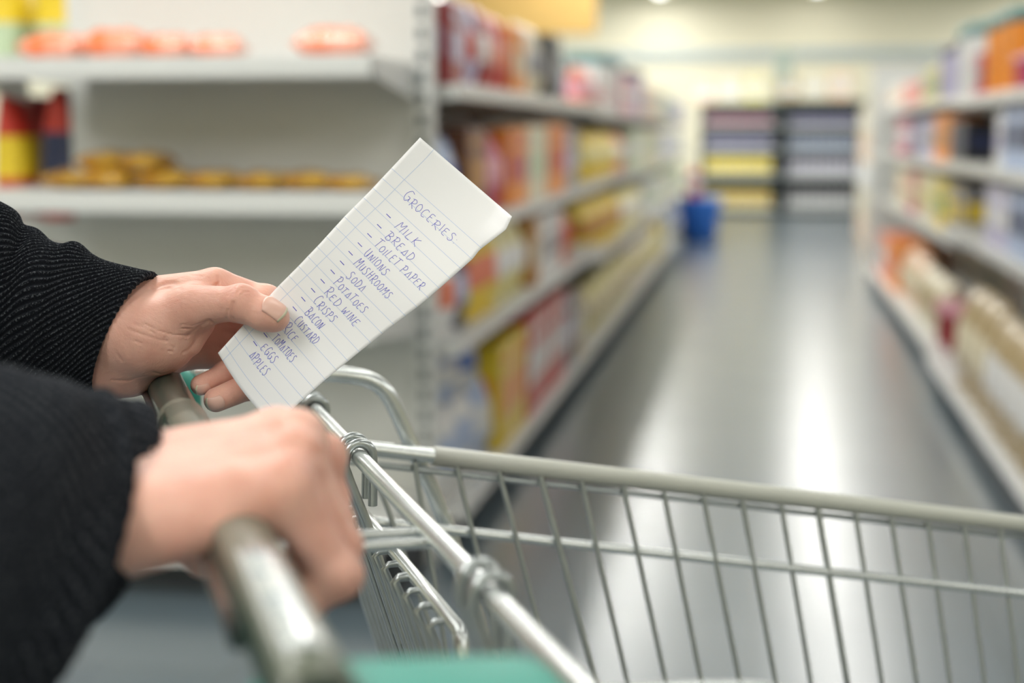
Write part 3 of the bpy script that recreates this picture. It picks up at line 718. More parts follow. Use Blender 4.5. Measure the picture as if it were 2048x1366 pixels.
F2 = Sdf(RH.lo, RH.lo + (RH.n - 1) * RH.h, RH.h)
for pts, rad in fr:
    one = Sdf(RH.lo, RH.lo + (RH.n - 1) * RH.h, RH.h)
    for i in range(3):
        one.capsule(R_(*pts[i]), R_(*pts[i + 1]), rad[i] * mm, rad[i + 1] * mm, .005)
        if i: one.ball(R_(*pts[i]), rad[i] * 1.06 * mm, .004)
    F2.merge(one, .0012)
P2.merge(F2, .005)
for s in (25, 2, -20):
    P2.groove([R_(24, s, 38), R_(44, s, 28), R_(58, s, 10)], 3.0 * mm, 1.6 * mm)
for s in (24, 6, -12):
    P2.groove([R_(-40, s * .7, 34), R_(20, s, 40)], 4 * mm, .8 * mm)
V2, Q2 = P2.surf()
def u2w(V): V = np.asarray(V); return T(0, so_, HZ) + V[:, :1] * TU + V[:, 1:2] * TS + V[:, 2:3] * np.array([0, 0, 1.0])
rhV = u2w(V2)
# one body mesh: both hands (the arms inside the sleeves, torso, legs and head follow below, coarser)

# ---- knitted sleeves
def knit_mat():
    m, nt, b = node_mat('knit'); L = nt.links; N = nt.nodes
    uv = N.new('ShaderNodeUVMap'); sep = N.new('ShaderNodeSeparateXYZ'); L.new(uv.outputs[0], sep.inputs[0])
    mp = N.new('ShaderNodeMapping'); mp.inputs['Scale'].default_value = (3.2, 3.2, 1); L.new(uv.outputs[0], mp.inputs['Vector'])
    n = N.new('ShaderNodeTexNoise'); n.inputs['Scale'].default_value = 1.0; n.inputs['Detail'].default_value = 4; n.inputs['Roughness'].default_value = .7; L.new(mp.outputs[0], n.inputs['Vector'])
    cs = N.new('ShaderNodeMath'); cs.operation = 'MULTIPLY'; cs.inputs[1].default_value = 2 * math.pi; L.new(sep.outputs[0], cs.inputs[0])
    c2 = N.new('ShaderNodeMath'); c2.operation = 'COSINE'; L.new(cs.outputs[0], c2.inputs[0])
    rg = N.new('ShaderNodeMapRange'); rg.inputs[1].default_value = .0; rg.inputs[2].default_value = 1; L.new(c2.outputs[0], rg.inputs[0])
    th = N.new('ShaderNodeMapRange'); th.inputs[1].default_value = .50; th.inputs[2].default_value = .66; L.new(n.outputs[0], th.inputs[0])
    ml = N.new('ShaderNodeMath'); ml.operation = 'MULTIPLY'; L.new(rg.outputs[0], ml.inputs[0]); L.new(th.outputs[0], ml.inputs[1])
    mx = N.new('ShaderNodeMix'); mx.data_type = 'RGBA'; mx.inputs[6].default_value = (.0075, .009, .013, 1); mx.inputs[7].default_value = (.17, .185, .205, 1)
    L.new(ml.outputs[0], mx.inputs[0]); L.new(mx.outputs[2], b.inputs['Base Color'])
    b.inputs['Roughness'].default_value = .95; b.inputs['Specular IOR Level'].default_value = .1
    b.inputs['Sheen Weight'].default_value = .08; b.inputs['Sheen Roughness'].default_value = .5; b.inputs['Sheen Tint'].default_value = (.6, .65, .75, 1)
    n2 = N.new('ShaderNodeTexNoise'); n2.inputs['Scale'].default_value = 2.2; n2.inputs['Detail'].default_value = 6; L.new(mp.outputs[0], n2.inputs['Vector'])
    bp = N.new('ShaderNodeBump'); bp.inputs['Strength'].default_value = .9; bp.inputs['Distance'].default_value = .0012
    L.new(n2.outputs[0], bp.inputs['Height']); L.new(bp.outputs[0], b.inputs['Normal'])
    return m
KNIT = knit_mat()
def sleeve(name, st, nribs, along_wl, na, nc, folds, parent, sgn=1, amp=.0009):
    """st: (top point, bottom point, half depth) rings from the cuff inwards, world metres; th=0 at the top, running over the near side"""
    tops = curve_pts([s[0] for s in st], 24); bots = curve_pts([s[1] for s in st], 24); dep = [p[0] for p in curve_pts([(s[2], 0, 0) for s in st], 24)]
    tops, bots, dep = np.array(tops), np.array(bots), np.array(dep); cen = (tops + bots) / 2
    L = np.concatenate([[0], np.cumsum(np.linalg.norm(np.diff(cen, axis=0), axis=1))])
    a = np.linspace(0, L[-1], na); ip = lambda A: np.stack([np.interp(a, L, A[:, i]) for i in range(3)], 1)
    c, h, dp = ip(cen), ip((tops - bots) / 2), np.interp(a, L, dep)
    tg = np.gradient(c, axis=0); tg /= np.linalg.norm(tg, axis=1)[:, None]
    dd = np.cross(tg, h); dd /= np.linalg.norm(dd, axis=1)[:, None]
    if dd[0] @ FWD > 0: dd = -dd                      # towards the camera
    th = np.arange(nc) / nc * 2 * np.pi
    A, TH = np.meshgrid(a, th, indexing='ij')
    pos = c[:, None] + h[:, None] * np.cos(th)[None, :, None] + dd[:, None] * (dp[:, None] * np.sin(th)[None, :])[:, :, None]
    nr = np.cross(np.gradient(pos, axis=0), np.roll(pos, -1, 1) - np.roll(pos, 1, 1)); nr /= np.linalg.norm(nr, axis=2)[:, :, None] + 1e-12
    out = pos - c[:, None]
    if (nr * out).sum() < 0: nr = -nr
    ph = nribs * TH / (2 * np.pi) * sgn + A / along_wl
    ph += .12 * np.sin(2 * TH + 25 * A) + .05 * np.sin(7 * TH - 60 * A)
    dsp = amp * np.sign(np.cos(2 * np.pi * ph)) * np.abs(np.cos(2 * np.pi * ph)) ** .8
    for (a0, t0, slope, wd, am, tw) in folds:
        dsp += am * np.exp(-((A - a0 - slope * (TH - t0)) / wd) ** 2) * np.exp(-((TH - t0) / tw) ** 2)
        dsp += am * np.exp(-((A - a0 - slope * (TH - 2 * np.pi - t0)) / wd) ** 2) * np.exp(-((TH - 2 * np.pi - t0) / tw) ** 2)
    dsp += .0012 * np.sin(2 * TH + 55 * A) * np.sin(30 * A + TH)
    pos = pos + nr * dsp[:, :, None]
    # turned-in hem at the cuff
    hem = []
    for (off, sh) in ((.0, .0), (-.0012, .0012), (-.003, .0008), (-.0045, -.002), (-.0045, -.012)):
        hem.append(pos[0] + nr[0] * off - tg[0] * 0 + (-(tg[0])) * sh * 1.0)
    hem = np.array(hem[1:][::-1]); allp = np.concatenate([hem, pos]); nh = len(hem)
    uvA = np.concatenate([np.repeat(a[:1], nh), a]); R_n = len(allp)
    idx = np.arange(R_n * nc).reshape(R_n, nc); i0 = idx[:-1]; i1 = idx[1:]
    Fq = np.stack([i0, np.roll(i0, -1, 1), np.roll(i1, -1, 1), i1], -1).reshape(-1, 4)
    o = fast_mesh(name, allp.reshape(-1, 3), Fq, KNIT, parent)
    uvl = o.data.uv_layers.new(name='UVMap')
    PH = np.concatenate([np.repeat(ph[:1], nh, 0), ph]); AL = uvA[:, None] / along_wl * 1.0 - nribs * th[None, :] / (2 * np.pi) * sgn
    flat = np.stack([PH, AL], -1).reshape(-1, 2); li = np.empty(len(o.data.loops), np.int32); o.data.loops.foreach_get('vertex_index', li)
    uvs = flat[li]
    # close the seam: the last column runs on past 2 pi
    q = uvs.reshape(-1, 4, 2); c0 = li.reshape(-1, 4) % nc; seam = (c0.max(1) == nc - 1) & (c0.min(1) == 0)
    for k in range(4):
        m = seam & (c0[:, k] == 0); q[m, k, 0] += nribs * sgn; q[m, k, 1] -= nribs * sgn
    uvl.data.foreach_set('uv', q.reshape(-1).astype(np.float32))
    return o, pos, nr
def wp(px, py, d): return W(px, py, d)
lst = [(wp(309, 547, .935), wp(190, 797, .925), .031), (wp(268, 540, .938), wp(150, 800, .925), .033), (wp(215, 528, .94), wp(105, 806, .925), .036), (wp(183, 512, .942), wp(62, 812, .925), .040), (wp(150, 484, .944), wp(25, 815, .925), .043),
       (wp(112, 486, .946), wp(-15, 812, .925), .042), (wp(86, 474, .948), wp(-50, 805, .927), .042), (wp(50, 438, .95), wp(-90, 800, .93), .045), (wp(0, 405, .955), wp(-150, 790, .935), .048), (wp(-120, 352, .965), wp(-250, 765, .945), .05),
       (wp(-360, 285, .985), wp(-480, 720, .97), .053), (wp(-600, 230, 1.0), wp(-700, 680, .99), .055)]
# ---- person's body: arms in the sleeves, torso, legs, neck and head, in the trolley's frame
lw = np.array(usz(c2w1(H(150, 655, 15)))); rw = np.array(usz(u2w(np.array([R_(-110, 2, 14)]))[0]))
lel = np.array(usz(W(-640, 455, .995)))
rel = np.array(usz(W(-1060, 1570, .425)))
pu, ps = -.52, (lw[1] + rw[1]) / 2 - .06
lsh, rsh = np.array([pu, ps + .19, 1.43]), np.array([pu - .02, ps - .20, 1.42])
def coarse(prims, lo, hi, h=.008):
    S = Sdf(lo, hi, h); S.D[:] = .3
    for a, b, ra, rb, k in prims:
        d = S.cone(np.ix_(*S.ax), a, b, ra, rb); A = S.D; hh = np.clip(.5 + .5 * (A - d) / k, 0, 1); S.D = A * (1 - hh) + d * hh - k * hh * (1 - hh)
    V, Q = S.surf(); return T(0, 0, 0) + V[:, :1] * TU + V[:, 1:2] * TS + V[:, 2:3] * np.array([0, 0, 1.0]), Q
lo, hi = (pu - .35, ps - .6, -.02), (.05, ps + .7, 1.9)
hip = 0.92
legs = [((pu, ps + .09, hip), (pu + .02, ps + .10, .50), .085, .058, .03), ((pu + .02, ps + .10, .50), (pu, ps + .10, .09), .055, .042, .02), ((pu - .03, ps + .10, .035), (pu + .15, ps + .115, .03), .034, .03, .02),
        ((pu, ps - .09, hip), (pu - .05, ps - .10, .50), .085, .058, .03), ((pu - .05, ps - .10, .50), (pu - .14, ps - .10, .09), .055, .042, .02), ((pu - .17, ps - .10, .035), (pu + .0, ps - .115, .03), .034, .03, .02)]
trunk = [((pu, ps - .05, hip), (pu, ps + .05, hip), .12, .12, .05), ((pu, ps, hip), (pu - .01, ps, 1.25), .13, .14, .06), ((pu - .01, ps - .07, 1.28), (pu - .01, ps + .07, 1.28), .125, .125, .06), (tuple(lsh), tuple(rsh), .062, .062, .05)]
head = [((pu - .01, ps, 1.43), (pu + .01, ps, 1.56), .058, .052, .03), ((pu + .005, ps, 1.66), (pu + .01, ps, 1.70), .082, .085, .03), ((pu + .04, ps, 1.60), (pu + .055, ps, 1.62), .05, .05, .03),
        ((pu + .095, ps, 1.665), (pu + .112, ps, 1.635), .008, .013, .01), ((pu + .0, ps + .082, 1.655), (pu + .0, ps + .085, 1.63), .018, .012, .008), ((pu + .0, ps - .082, 1.655), (pu + .0, ps - .085, 1.63), .018, .012, .008), ((pu + .088, ps - .02, 1.607), (pu + .088, ps + .02, 1.607), .01, .01, .008)]
armsb = [(tuple(lsh), tuple(lel), .048, .040, .03), (tuple(lel), tuple(lw), .038, .027, .02), (tuple(rsh), tuple(rel), .048, .040, .03), (tuple(rel), tuple(rw), .038, .027, .02)]
bV, bQ = coarse(legs + trunk + head + armsb, lo, hi)
allV = np.concatenate([lhV, rhV, bV]); allQ = np.concatenate([Q[:, ::1], Q2 + len(lhV), bQ + len(lhV) + len(rhV)])
body = fast_mesh('body', allV, allQ, SKIN, person)
def fix_normals(o):
    bm = bmesh.new(); bm.from_mesh(o.data); bmesh.ops.recalc_face_normals(bm, faces=bm.faces[:]); bm.to_mesh(o.data); bm.free()
fix_normals(body)
def clothes(name, prims, m, grow):
    V_, Q_ = coarse([(a, b, ra + grow, rb + grow, k) for a, b, ra, rb, k in prims], tuple(np.array(lo) - .1), tuple(np.array(hi) + .1), .010)
    o = fast_mesh(name, V_, Q_, m, person); fix_normals(o); return o
plain = mat('knit_plain', (.014, .016, .021), .95, noise=.3, scale=80, bump=.8, bscale=300, spec=.1)
clothes('jumper', trunk + [(tuple(lsh), tuple(lel), .050, .044, .03), (tuple(rsh), tuple(rel), .052, .050, .03), ((pu - .005, ps, 1.44), (pu, ps, 1.48), .062, .058, .02)], plain, .014)
clothes('trousers', [l for i, l in enumerate(legs) if i % 3 != 2] + trunk[:1], mat('denim', (.03, .045, .09), .85, noise=.2, scale=50), .010)
for i in (2, 5): clothes('shoe', [legs[i]], mat('shoe_leather', (.04, .03, .025), .4), .008)
clothes('hair', [((pu - .02, ps, 1.69), (pu - .015, ps, 1.715), .088, .09, .03), ((pu - .035, ps, 1.62), (pu - .03, ps, 1.68), .075, .085, .03)], mat('hair_brown', (.05, .03, .018), .6, noise=.4, scale=120, bump=1, bscale=400), .004)
for s_ in (-1, 1):
    eb = MB(); c_ = T(pu + .083, ps + s_ * .031, 1.662); eb.lathe([(.0005, -.011), (.006, -.009), (.0105, -.004), (.0115, 0), (.0105, .004), (.006, .009), (.0005, .011)], 16, 0, c_); eb.build('eye', mat('eye_white', (.8, .8, .78), .2), person)
    ir = MB(); c_ = T(pu + .0945, ps + s_ * .031, 1.662); ir.lathe([(.0005, -.005), (.003, -.004), (.005, 0), (.003, .004), (.0005, .005)], 12, 0, c_); ir.build('iris', mat('iris_brown', (.05, .03, .02), .2), person)

slL, slLp, slLn = sleeve('sleeve', lst, 52, .0050, 700, 580,
    [(.052, .9, -.012, .006, -.0035, 1.2), (.072, .6, -.018, .010, .003, 1.0), (.088, .3, -.02, .006, -.005, .8), (.012, 2.2, .004, .008, .0012, .8), (.03, 2.4, -.01, .006, -.0018, .7), (.12, 1.6, -.01, .01, -.004, .9)], person, sgn=-1)
def ring(cu, top, bot): return top, bot
rp = lambda px, py, d: W(px, py, d)
rst = [(rp(226, 864, .685), rp(256, 1172, .60), .042), (rp(212, 856, .68), rp(228, 1208, .59), .045), (rp(190, 842, .67), rp(168, 1270, .575), .046), (rp(150, 822, .66), rp(105, 1370, .56), .051), (rp(92, 794, .64), rp(5, 1450, .54), .055),
       (rp(15, 762, .61), rp(-90, 1540, .52), .058), (rp(-110, 745, .58), rp(-230, 1610, .50), .060), (rp(-420, 830, .52), rp(-520, 1720, .47), .062), (rp(-1089, 1130, .43), rp(-1100, 2020, .41), .062)]
slR, _, _ = sleeve('sleeve', rst, 48, .0058, 480, 500, [(.03, 1.2, -.01, .008, -.003, 1.1), (.06, .8, -.02, .012, .004, 1.0), (.09, 1.8, .02, .012, -.006, 1.2)], person, sgn=1, amp=.0007)
# loose wool fibres standing off the left sleeve
fz = MB(); r3 = np.random.RandomState(3)
fm = mat('wool_fibre', (.03, .035, .045), .9)
for q in range(5200):
    i, j = int(r3.rand() ** 1.3 * 330), r3.randint(0, slLp.shape[1])
    p, n_ = slLp[i, j], slLn[i, j]; l = .0007 + .0016 * r3.rand() ** 2; d1 = n_ + r3.randn(3) * .6; d2 = d1 + r3.randn(3) * .8; d1 /= np.linalg.norm(d1); d2 /= np.linalg.norm(d2)
    w_ = np.cross(d1, r3.randn(3)); w_ /= np.linalg.norm(w_); w_ *= .00004
    m_ = p + d1 * l * .6; e_ = m_ + d2 * l * .5
    fz.add([p - w_, p + w_, m_ + w_, m_ - w_, e_], [(0, 1, 2, 3), (3, 2, 4)])
fo = fz.build('wool_fuzz', fm, slL); fo['kind'] = 'stuff'

# ---- nails
tipT = c2w1(H(557, 637, -13.5)); backT = c2w1(H(482, 609, -12))
nail(None, tipT, backT, cdir((.10, -.66, -.72)), .0145, .0155, parent=person, tree=bvh, lift=.0003)
nail(None, c2w1(H(422, 803, 8)), c2w1(H(508, 768, 22)), cdir((.35, .25, -.95)), .0088, .0105, parent=person, tree=bvh, lift=.0003)
nail(None, c2w1(H(396, 772, 17)), c2w1(H(455, 748, 30)), cdir((.30, .45, -.9)), .0074, .0090, parent=person, tree=bvh, lift=.0003)

rebase(person, [o for o in bpy.data.objects if o.parent is person])

#@@TROLLEY
trolley = empty('shopping_trolley', HO * np.array([1, 1, 0])); tag(trolley, 'grey wire shopping trolley with a pale green handle, held by the person', 'trolley')
chrome = mat('zinc_wire', (.66, .69, .68), .27, metal=.85, noise=.10, scale=60)
chrome2 = mat('zinc_wire_dull', (.40, .43, .43), .30, metal=.85, noise=.12, scale=90)
sleevem = mat('grey_plastic_sleeve', (.46, .47, .42), .42)
teal = mat('teal_plastic', (.025, .27, .21), .5)
grip = mat('grip_plastic', (.135, .15, .115), .34, coat=.25)
gripd = mat('grip_core_dark', (.022, .045, .035), .3, coat=.4)
black = mat('black_plastic', (.01, .012, .012), .15, coat=.6)
SF, SN = .11, -.54; SM = (SF + SN) / 2
ZB, UB = HZ - .038, .115
zrim = lambda u: .9935 - .186 * (u - .215)
UE = .93
def bar(name, pts, r, m, parent=trolley, n=12, cap=True): return MB().tube(pts, r, n, 0, cap).build(name, m, parent)
# handle
bar('handle_core', [T(0, s, HZ) for s in (SF + .02, 0, -.25, SN - .035)], .0128, gripd, n=28)
def shell(name, s0, s1, a0, a1, r, th, m, parent, nose=.0):
    V, Fc = [], []; nA, nS = 30, 14
    for i in range(nS + 1):
        f = i / nS; s_ = s0 + (s1 - s0) * f; rr = r * (1 - .35 * max(0, 1 - f * nS / 2) ** 2 * nose)
        for j in range(nA + 1):
            a = math.radians(a0 + (a1 - a0) * j / nA); V.append(T(rr * math.cos(a), s_ if i else s0 + .002, HZ + rr * math.sin(a)))
    for i in range(nS):
        for j in range(nA): q = i * (nA + 1) + j; Fc.append((q, q + 1, q + nA + 2, q + nA + 1))
    o = mesh_obj(name, V, Fc, m, parent, smooth=True); so = o.modifiers.new('t', 'SOLIDIFY'); so.thickness = th; so.offset = 1; return o
hc = bar('handle_collar', [T(0, s, HZ) for s in (-.112, -.1125, -.1145, -.118, -.123, -.135)], [.006, .0105, .0130, .0142, .0146, .0146], grip, n=36)
shell('handle_cover', -.134, SN - .035, -75, 138, .0143, .0006, grip, trolley)
bar('trim_strip', [T(-.0128, s, HZ - .003) for s in (SF, 0, -.2, SN + .05)], .0038, black, n=10)
def advert_glint_mat():
    m, nt, b = node_mat('advert_glint_print'); L = nt.links; tc = nt.nodes.new('ShaderNodeTexCoord')
    mp = nt.nodes.new('ShaderNodeMapping'); mp.inputs['Scale'].default_value = (60, 60, 60); n = nt.nodes.new('ShaderNodeTexNoise'); n.inputs['Scale'].default_value = 1.6; n.inputs['Detail'].default_value = 3
    r = nt.nodes.new('ShaderNodeValToRGB'); r.color_ramp.elements[0].position = .42; r.color_ramp.elements[1].position = .5; r.color_ramp.elements[0].color = (.34, .42, .47, 1); r.color_ramp.elements[1].color = (.62, .65, .63, 1)
    L.new(tc.outputs['Object'], mp.inputs['Vector']); L.new(mp.outputs[0], n.inputs['Vector']); L.new(n.outputs[0], r.inputs[0]); L.new(r.outputs[0], b.inputs['Base Color'])
    b.inputs['Roughness'].default_value = .25; b.inputs['Coat Weight'].default_value = 1; b.inputs['Coat Roughness'].default_value = .12; return m
shell('advert_glint_strip', -.440, -.55, 62, 112, .0151, .0005, advert_glint_mat(), hc)  # pale advert, with the clear cover's highlight put into its colour
# teal end caps
def rbox(name, u0, u1, s0, s1, z0, z1, m, bev, taper=0.0):
    bm = bmesh.new(); bmesh.ops.create_cube(bm, size=1)
    for q in bm.verts:
        u = (u0 + u1) / 2 + q.co.x * (u1 - u0); s_ = (s0 + s1) / 2 + q.co.y * (s1 - s0); z = (z0 + z1) / 2 + q.co.z * (z1 - z0) - taper * (q.co.x + .5)
        q.co = (u, s_, z)
    bmesh.ops.bevel(bm, geom=bm.edges[:], offset=bev, segments=5, affect='EDGES', profile=.5)
    for q in bm.verts: q.co = T(q.co.x, q.co.y, q.co.z)
    me = bpy.data.meshes.new(name); bm.to_mesh(me); bm.free(); me.materials.append(m)
    me.polygons.foreach_set('use_smooth', [True] * len(me.polygons))
    o = bpy.data.objects.new(name, me); C.objects.link(o); o.parent = trolley; return o
rbox('end_cap', -.016, .092, -.582, -.514, HZ - .060, HZ + .0035, teal, .016, taper=.010)
rbox('end_cap', -.002, .034, SF - .005, SF + .040, HZ - .045, HZ + .000, teal, .014, taper=.012)
# bracket tubes carrying the handle
brp = [T(.03, .128, HZ - .012)] + [on_s(px, py, .128) for px, py in ((600, 744), (659, 747), (710, 752), (742, 761), (768, 780), (790, 815), (817, 876), (843, 934), (864, 978), (881, 1022), (903, 1080))]
brus = [usz(p) for p in brp]; last = brus[-1]; brus += [(last[0] + .05, .128, last[2] - .16), (last[0] + .09, .128, .62), (last[0] + .10, .128, .30)]
for s_ in (.128, SN - .018):
    bar('handle_bracket', curve_pts([T(u, s_, z) for u, _, z in brus], 6), .0066, chrome, n=16)
# basket sides
tops = [(827, 931), (912, 945), (997, 956), (1080, 968), (1163, 977), (1247, 987), (1328, 996), (1408, 1006), (1487, 1013), (1567, 1023), (1641, 1033), (1717, 1039), (1790, 1049), (1865, 1057), (1939, 1064), (2013, 1073)]
bots = [(855, 1100), (949, 1100), (1034, 1100), (1110, 1080), (1251, 1366), (1328, 1366), (1400, 1366), (1477, 1366), (1550, 1366), (1621, 1366), (1694, 1366), (1764, 1366), (1834, 1366), (1902, 1366), (1972, 1366), (2040, 1366)]
LEAN = .13
def on_lean(px, py):
    r = ray(px, py); best = None
    o = CAM - HO                                # s = SF - LEAN * (z0 - z), z0 = .99
    den = r @ TS - LEAN * r[2]; num = SF - LEAN * (.99 - CAM[2]) - o @ TS
    return CAM + r * (num / den)
wires = []
for (a, b_) in zip(tops, bots):
    p, q = np.array(usz(on_lean(*a))), np.array(usz(on_lean(*b_))); wires.append((p[0], (q[0] - p[0]) / (p[2] - q[2])))
sl_end = wires[-1][1]; u = wires[-1][0]
k = 0
while u < UE - .03: u += .0345; k += 1; wires.append((u, sl_end - .02 * k))
wires = [(UB + .012, .34), (UB + .045, .32)] + wires
ZBOT = .60
low = [usz(on_lean(890, 1062)), usz(on_lean(2048, 1190))]
def side(s0, sg):
    t = bar('side_rim', [T(u, s0, zrim(u)) for u in np.linspace(UB - .006, UE, 12)], .0062, chrome, n=16)
    MB().tube([T(u, s0, zrim(u)) for u in (.213, .2135, .5, UE - .02)], [.0066, .0080, .0080, .0080], 24).build('rim_sleeve', sleevem, t)
    g = MB(); ls = lambda z: s0 - sg * LEAN * (zrim(.3) - z)
    off = .004 * sg
    for i, (u, k) in enumerate(wires):
        z0 = zrim(u) - .006; th = .0028 if i in (5, 12) else .0022
        g.tube([T(u, s0 - off, z0), T(u + k * (z0 - ZBOT), ls(ZBOT) - off, ZBOT)], th, 8)
    g.tube([T(u, s0, zrim(u) - .0125) for u in (UB, .4, UE)], .0026, 8)
    zl = lambda u: low[0][2] + (low[1][2] - low[0][2]) * (u - low[0][0]) / (low[1][0] - low[0][0])
    MB().tube([T(u, ls(zl(u)) + .003 * sg, zl(u)) for u in (UB + .015, .3, .6, UE - .01)], .0042, 12).build('side_wire', chrome, trolley)  # brighter zinc than the grid: the lamps' highlight put into its colour
    for dz in (.17, .27): g.tube([T(u, ls(zl(u) - dz) + .003 * sg, zl(u) - dz) for u in (UB + .06, .5, UE - .04)], .0026, 8)
    g.tube([T(u, ls(ZBOT), ZBOT) for u in (.25, .5, UE - .10)], .0042, 10)
    g.build('side_grid', chrome2, trolley)
side(SF, 1); side(SN, -1)
# front panel and basket floor
bar('front_rim', [T(UE, SF, zrim(UE)), T(UE + .02, SF - .04, zrim(UE)), T(UE + .02, SN + .04, zrim(UE)), T(UE, SN, zrim(UE))], .0062, chrome)
g = MB()
for s_ in np.arange(SN + .06, SF - .04, .035): g.tube([T(UE + .018, s_, zrim(UE)), T(UE - .10, SM + (s_ - SM) * .86, ZBOT)], .0022, 8)
g.tube([T(UE - .04, SF - .03, .72), T(UE - .04, SN + .03, .72)], .004, 8); g.build('front_grid', chrome2, trolley)
g = MB()
for s_ in np.arange(SN + .05, SF - .04, .035): g.tube([T(.25, s_, ZBOT), T(UE - .10, s_, ZBOT)], .0022, 6)
for u in (.26, .42, .58, .74, UE - .10): g.tube([T(u, SN + .045, ZBOT - .004), T(u, SF - .045, ZBOT - .004)], .0042, 8)
g.build('basket_floor', chrome2, trolley)
# rear crossbar with its hooks
bar('rear_crossbar', [T(UB, s, ZB + .0012 * math.sin((s - SF) * 5)) for s in np.linspace(SF + .004, SN, 30)], .0054, chrome, n=20)
TL = .30
def hook(s0):
    r = .0088; p = [T(UB - r + TL * .40, s0, ZB - .40 - .0), T(UB - r * 1.05 + TL * .20, s0, ZB - .20), T(UB - r * 1.05 + TL * .045, s0, ZB - .045), T(UB - r * 1.12 + .004, s0, ZB - .018), T(UB - r * 1.08, s0, ZB - .007)]
    for a in range(180, -1, -15): p.append(T(UB + r * math.cos(math.radians(a)), s0, ZB + r * math.sin(math.radians(a)) - .0005))
    p += [T(UB + r, s0, ZB - .012), T(UB + r - .0005, s0, ZB - .034)]
    return bar('hook', p, .0031, chrome2, n=14)
for s0 in (.101, .088, -.056, -.0765, -.348, -.368): hook(s0)
# hinged rear gate: top rod with bent-over wire ends
UR, ZR = .130, ZB - .0565
gate = bar('gate_rod', [T(UR, s, ZR) for s in (.075, 0, -.15, -.262)] + [T(UR - .001, -.266, ZR - .003), T(UR, -.267, ZR - .012)], .0042, chrome, n=14)
g = MB(); s_ = .062
while s_ > -.262:
    th = .0029 if abs(s_ + .155) < .01 or abs(s_ + .04) < .01 else .0022
    g.tube([T(UR - .002, s_, ZR - .001), T(UR - .0085, s_, ZR - .001), T(UR - .0115, s_, ZR - .0035), T(UR - .011 + TL * .012, s_, ZR - .014), T(UR - .011 + TL * .16, s_, ZR - .16), T(UR - .011 + TL * .34, s_, ZR - .34)], th, 8)
    s_ -= .0275
for dz in (.09, .20, .33): g.tube([T(UR + TL * dz - .006, .075, ZR - dz), T(UR + TL * dz - .006, -.275, ZR - dz)], .003, 8)
g.build('gate_wires', chrome2, gate)
g = MB(); s_ = .09
while s_ > SN + .02:
    if not (-.10 < s_ < -.04): g.tube([T(UB + .002 + TL * .09, s_, ZB - .13), T(UB + .002 + TL * .41, s_, ZB - .45)], .0022, 8)
    s_ -= .0275
g.tube([T(UB + .002 + TL * .09, .10, ZB - .13), T(UB + .002 + TL * .09, SN + .01, ZB - .13)], .0032, 8)
g.tube([T(UB + .002 + TL * .38, .10, ZB - .42), T(UB + .002 + TL * .38, SN + .01, ZB - .42)], .0032, 8)
g.build('rear_grid', chrome2, trolley)
# U-shaped catch welded under the crossbar
c1, c2 = -.243, -.263
cp = [T(.121, c1, ZB - .006), T(.078, c1, ZB - .0045), T(.0715, c1, ZB - .006), T(.0695, c1, ZB + .004), T(.0688, c1 - .003, ZB + .012), T(.0685, (c1 + c2) / 2, ZB + .0155), T(.0688, c2 + .003, ZB + .012), T(.0695, c2, ZB + .004), T(.0715, c2, ZB - .006), T(.078, c2, ZB - .0045), T(.121, c2, ZB - .006)]
bar('gate_catch', curve_pts(cp, 5), .0031, chrome, n=14)
# undercarriage
for s_ in (.128, SN - .018):
    bar('chassis_rail', curve_pts([T(brus[-1][0], s_, .30), T(brus[-1][0] + .04, s_ * .96, .20), T(brus[-1][0] + .16, s_ * .9 + SM * .1, .17), T(UE - .05, s_ * .8 + SM * .2, .15)], 6), .011, chrome, n=14)
for u, k in ((brus[-1][0] + .06, .96), (UE - .10, .80)):
    bar('chassis_crossbar', [T(u, SF * k + SM * (1 - k) + .01, .172), T(u, SN * k + SM * (1 - k) - .01, .172)], .009, chrome)
    for sx in (SF, SN):
        c_ = T(u, sx * k + SM * (1 - k), .0); wm_ = MB()
        ring_ = [c_ + TU * (.049 * math.cos(a)) + np.array([0, 0, .0615 + .049 * math.sin(a)]) for a in np.linspace(0, 2 * math.pi, 25)[:-1]]
        wm_.tube(ring_, .0125, 12, 0, False, True)
        wm_.tube([c_ - TS * .009 + np.array([0, 0, .0615]), c_ + TS * .009 + np.array([0, 0, .0615])], .042, 24, 1)
        ws = wm_.build('wheel', [mat('tyre_rubber', (.05, .05, .055), .7), mat('wheel_hub', (.3, .3, .3), .4)], trolley)
        for q in (-1, 1):
            MB().tube([c_ + TS * (.017 * q) + np.array([0, 0, .06]), c_ + TS * (.017 * q) + np.array([0, 0, .13]), c_ + np.array([0, 0, .165])], .005, 8).build('fork', chrome, ws)
rebase(trolley, [o for o in bpy.data.objects if o.parent is trolley])

#@@PAPER
# ------------------------------------------------------------------ handwritten note
Lp = [(840, 275), (783, 336), (738, 384), (690, 432), (640, 487), (597, 532), (550, 579), (494, 642), (436, 706)]
Rp = [(1024, 433), (1012, 459), (959, 500), (946, 517), (891, 566), (845, 606), (772, 661), (710, 711), (649, 761), (577, 825), (546, 851)]
def arc(pl):
    P_ = np.array(pl, float); L_ = np.concatenate([[0], np.cumsum(np.linalg.norm(np.diff(P_, axis=0), axis=1))]); return P_, L_
PL, LL = arc(Lp); PR, LR = arc(Rp)
def edge(P_, L_, d): return np.array([np.interp(d, L_, P_[:, 0]), np.interp(d, L_, P_[:, 1])])
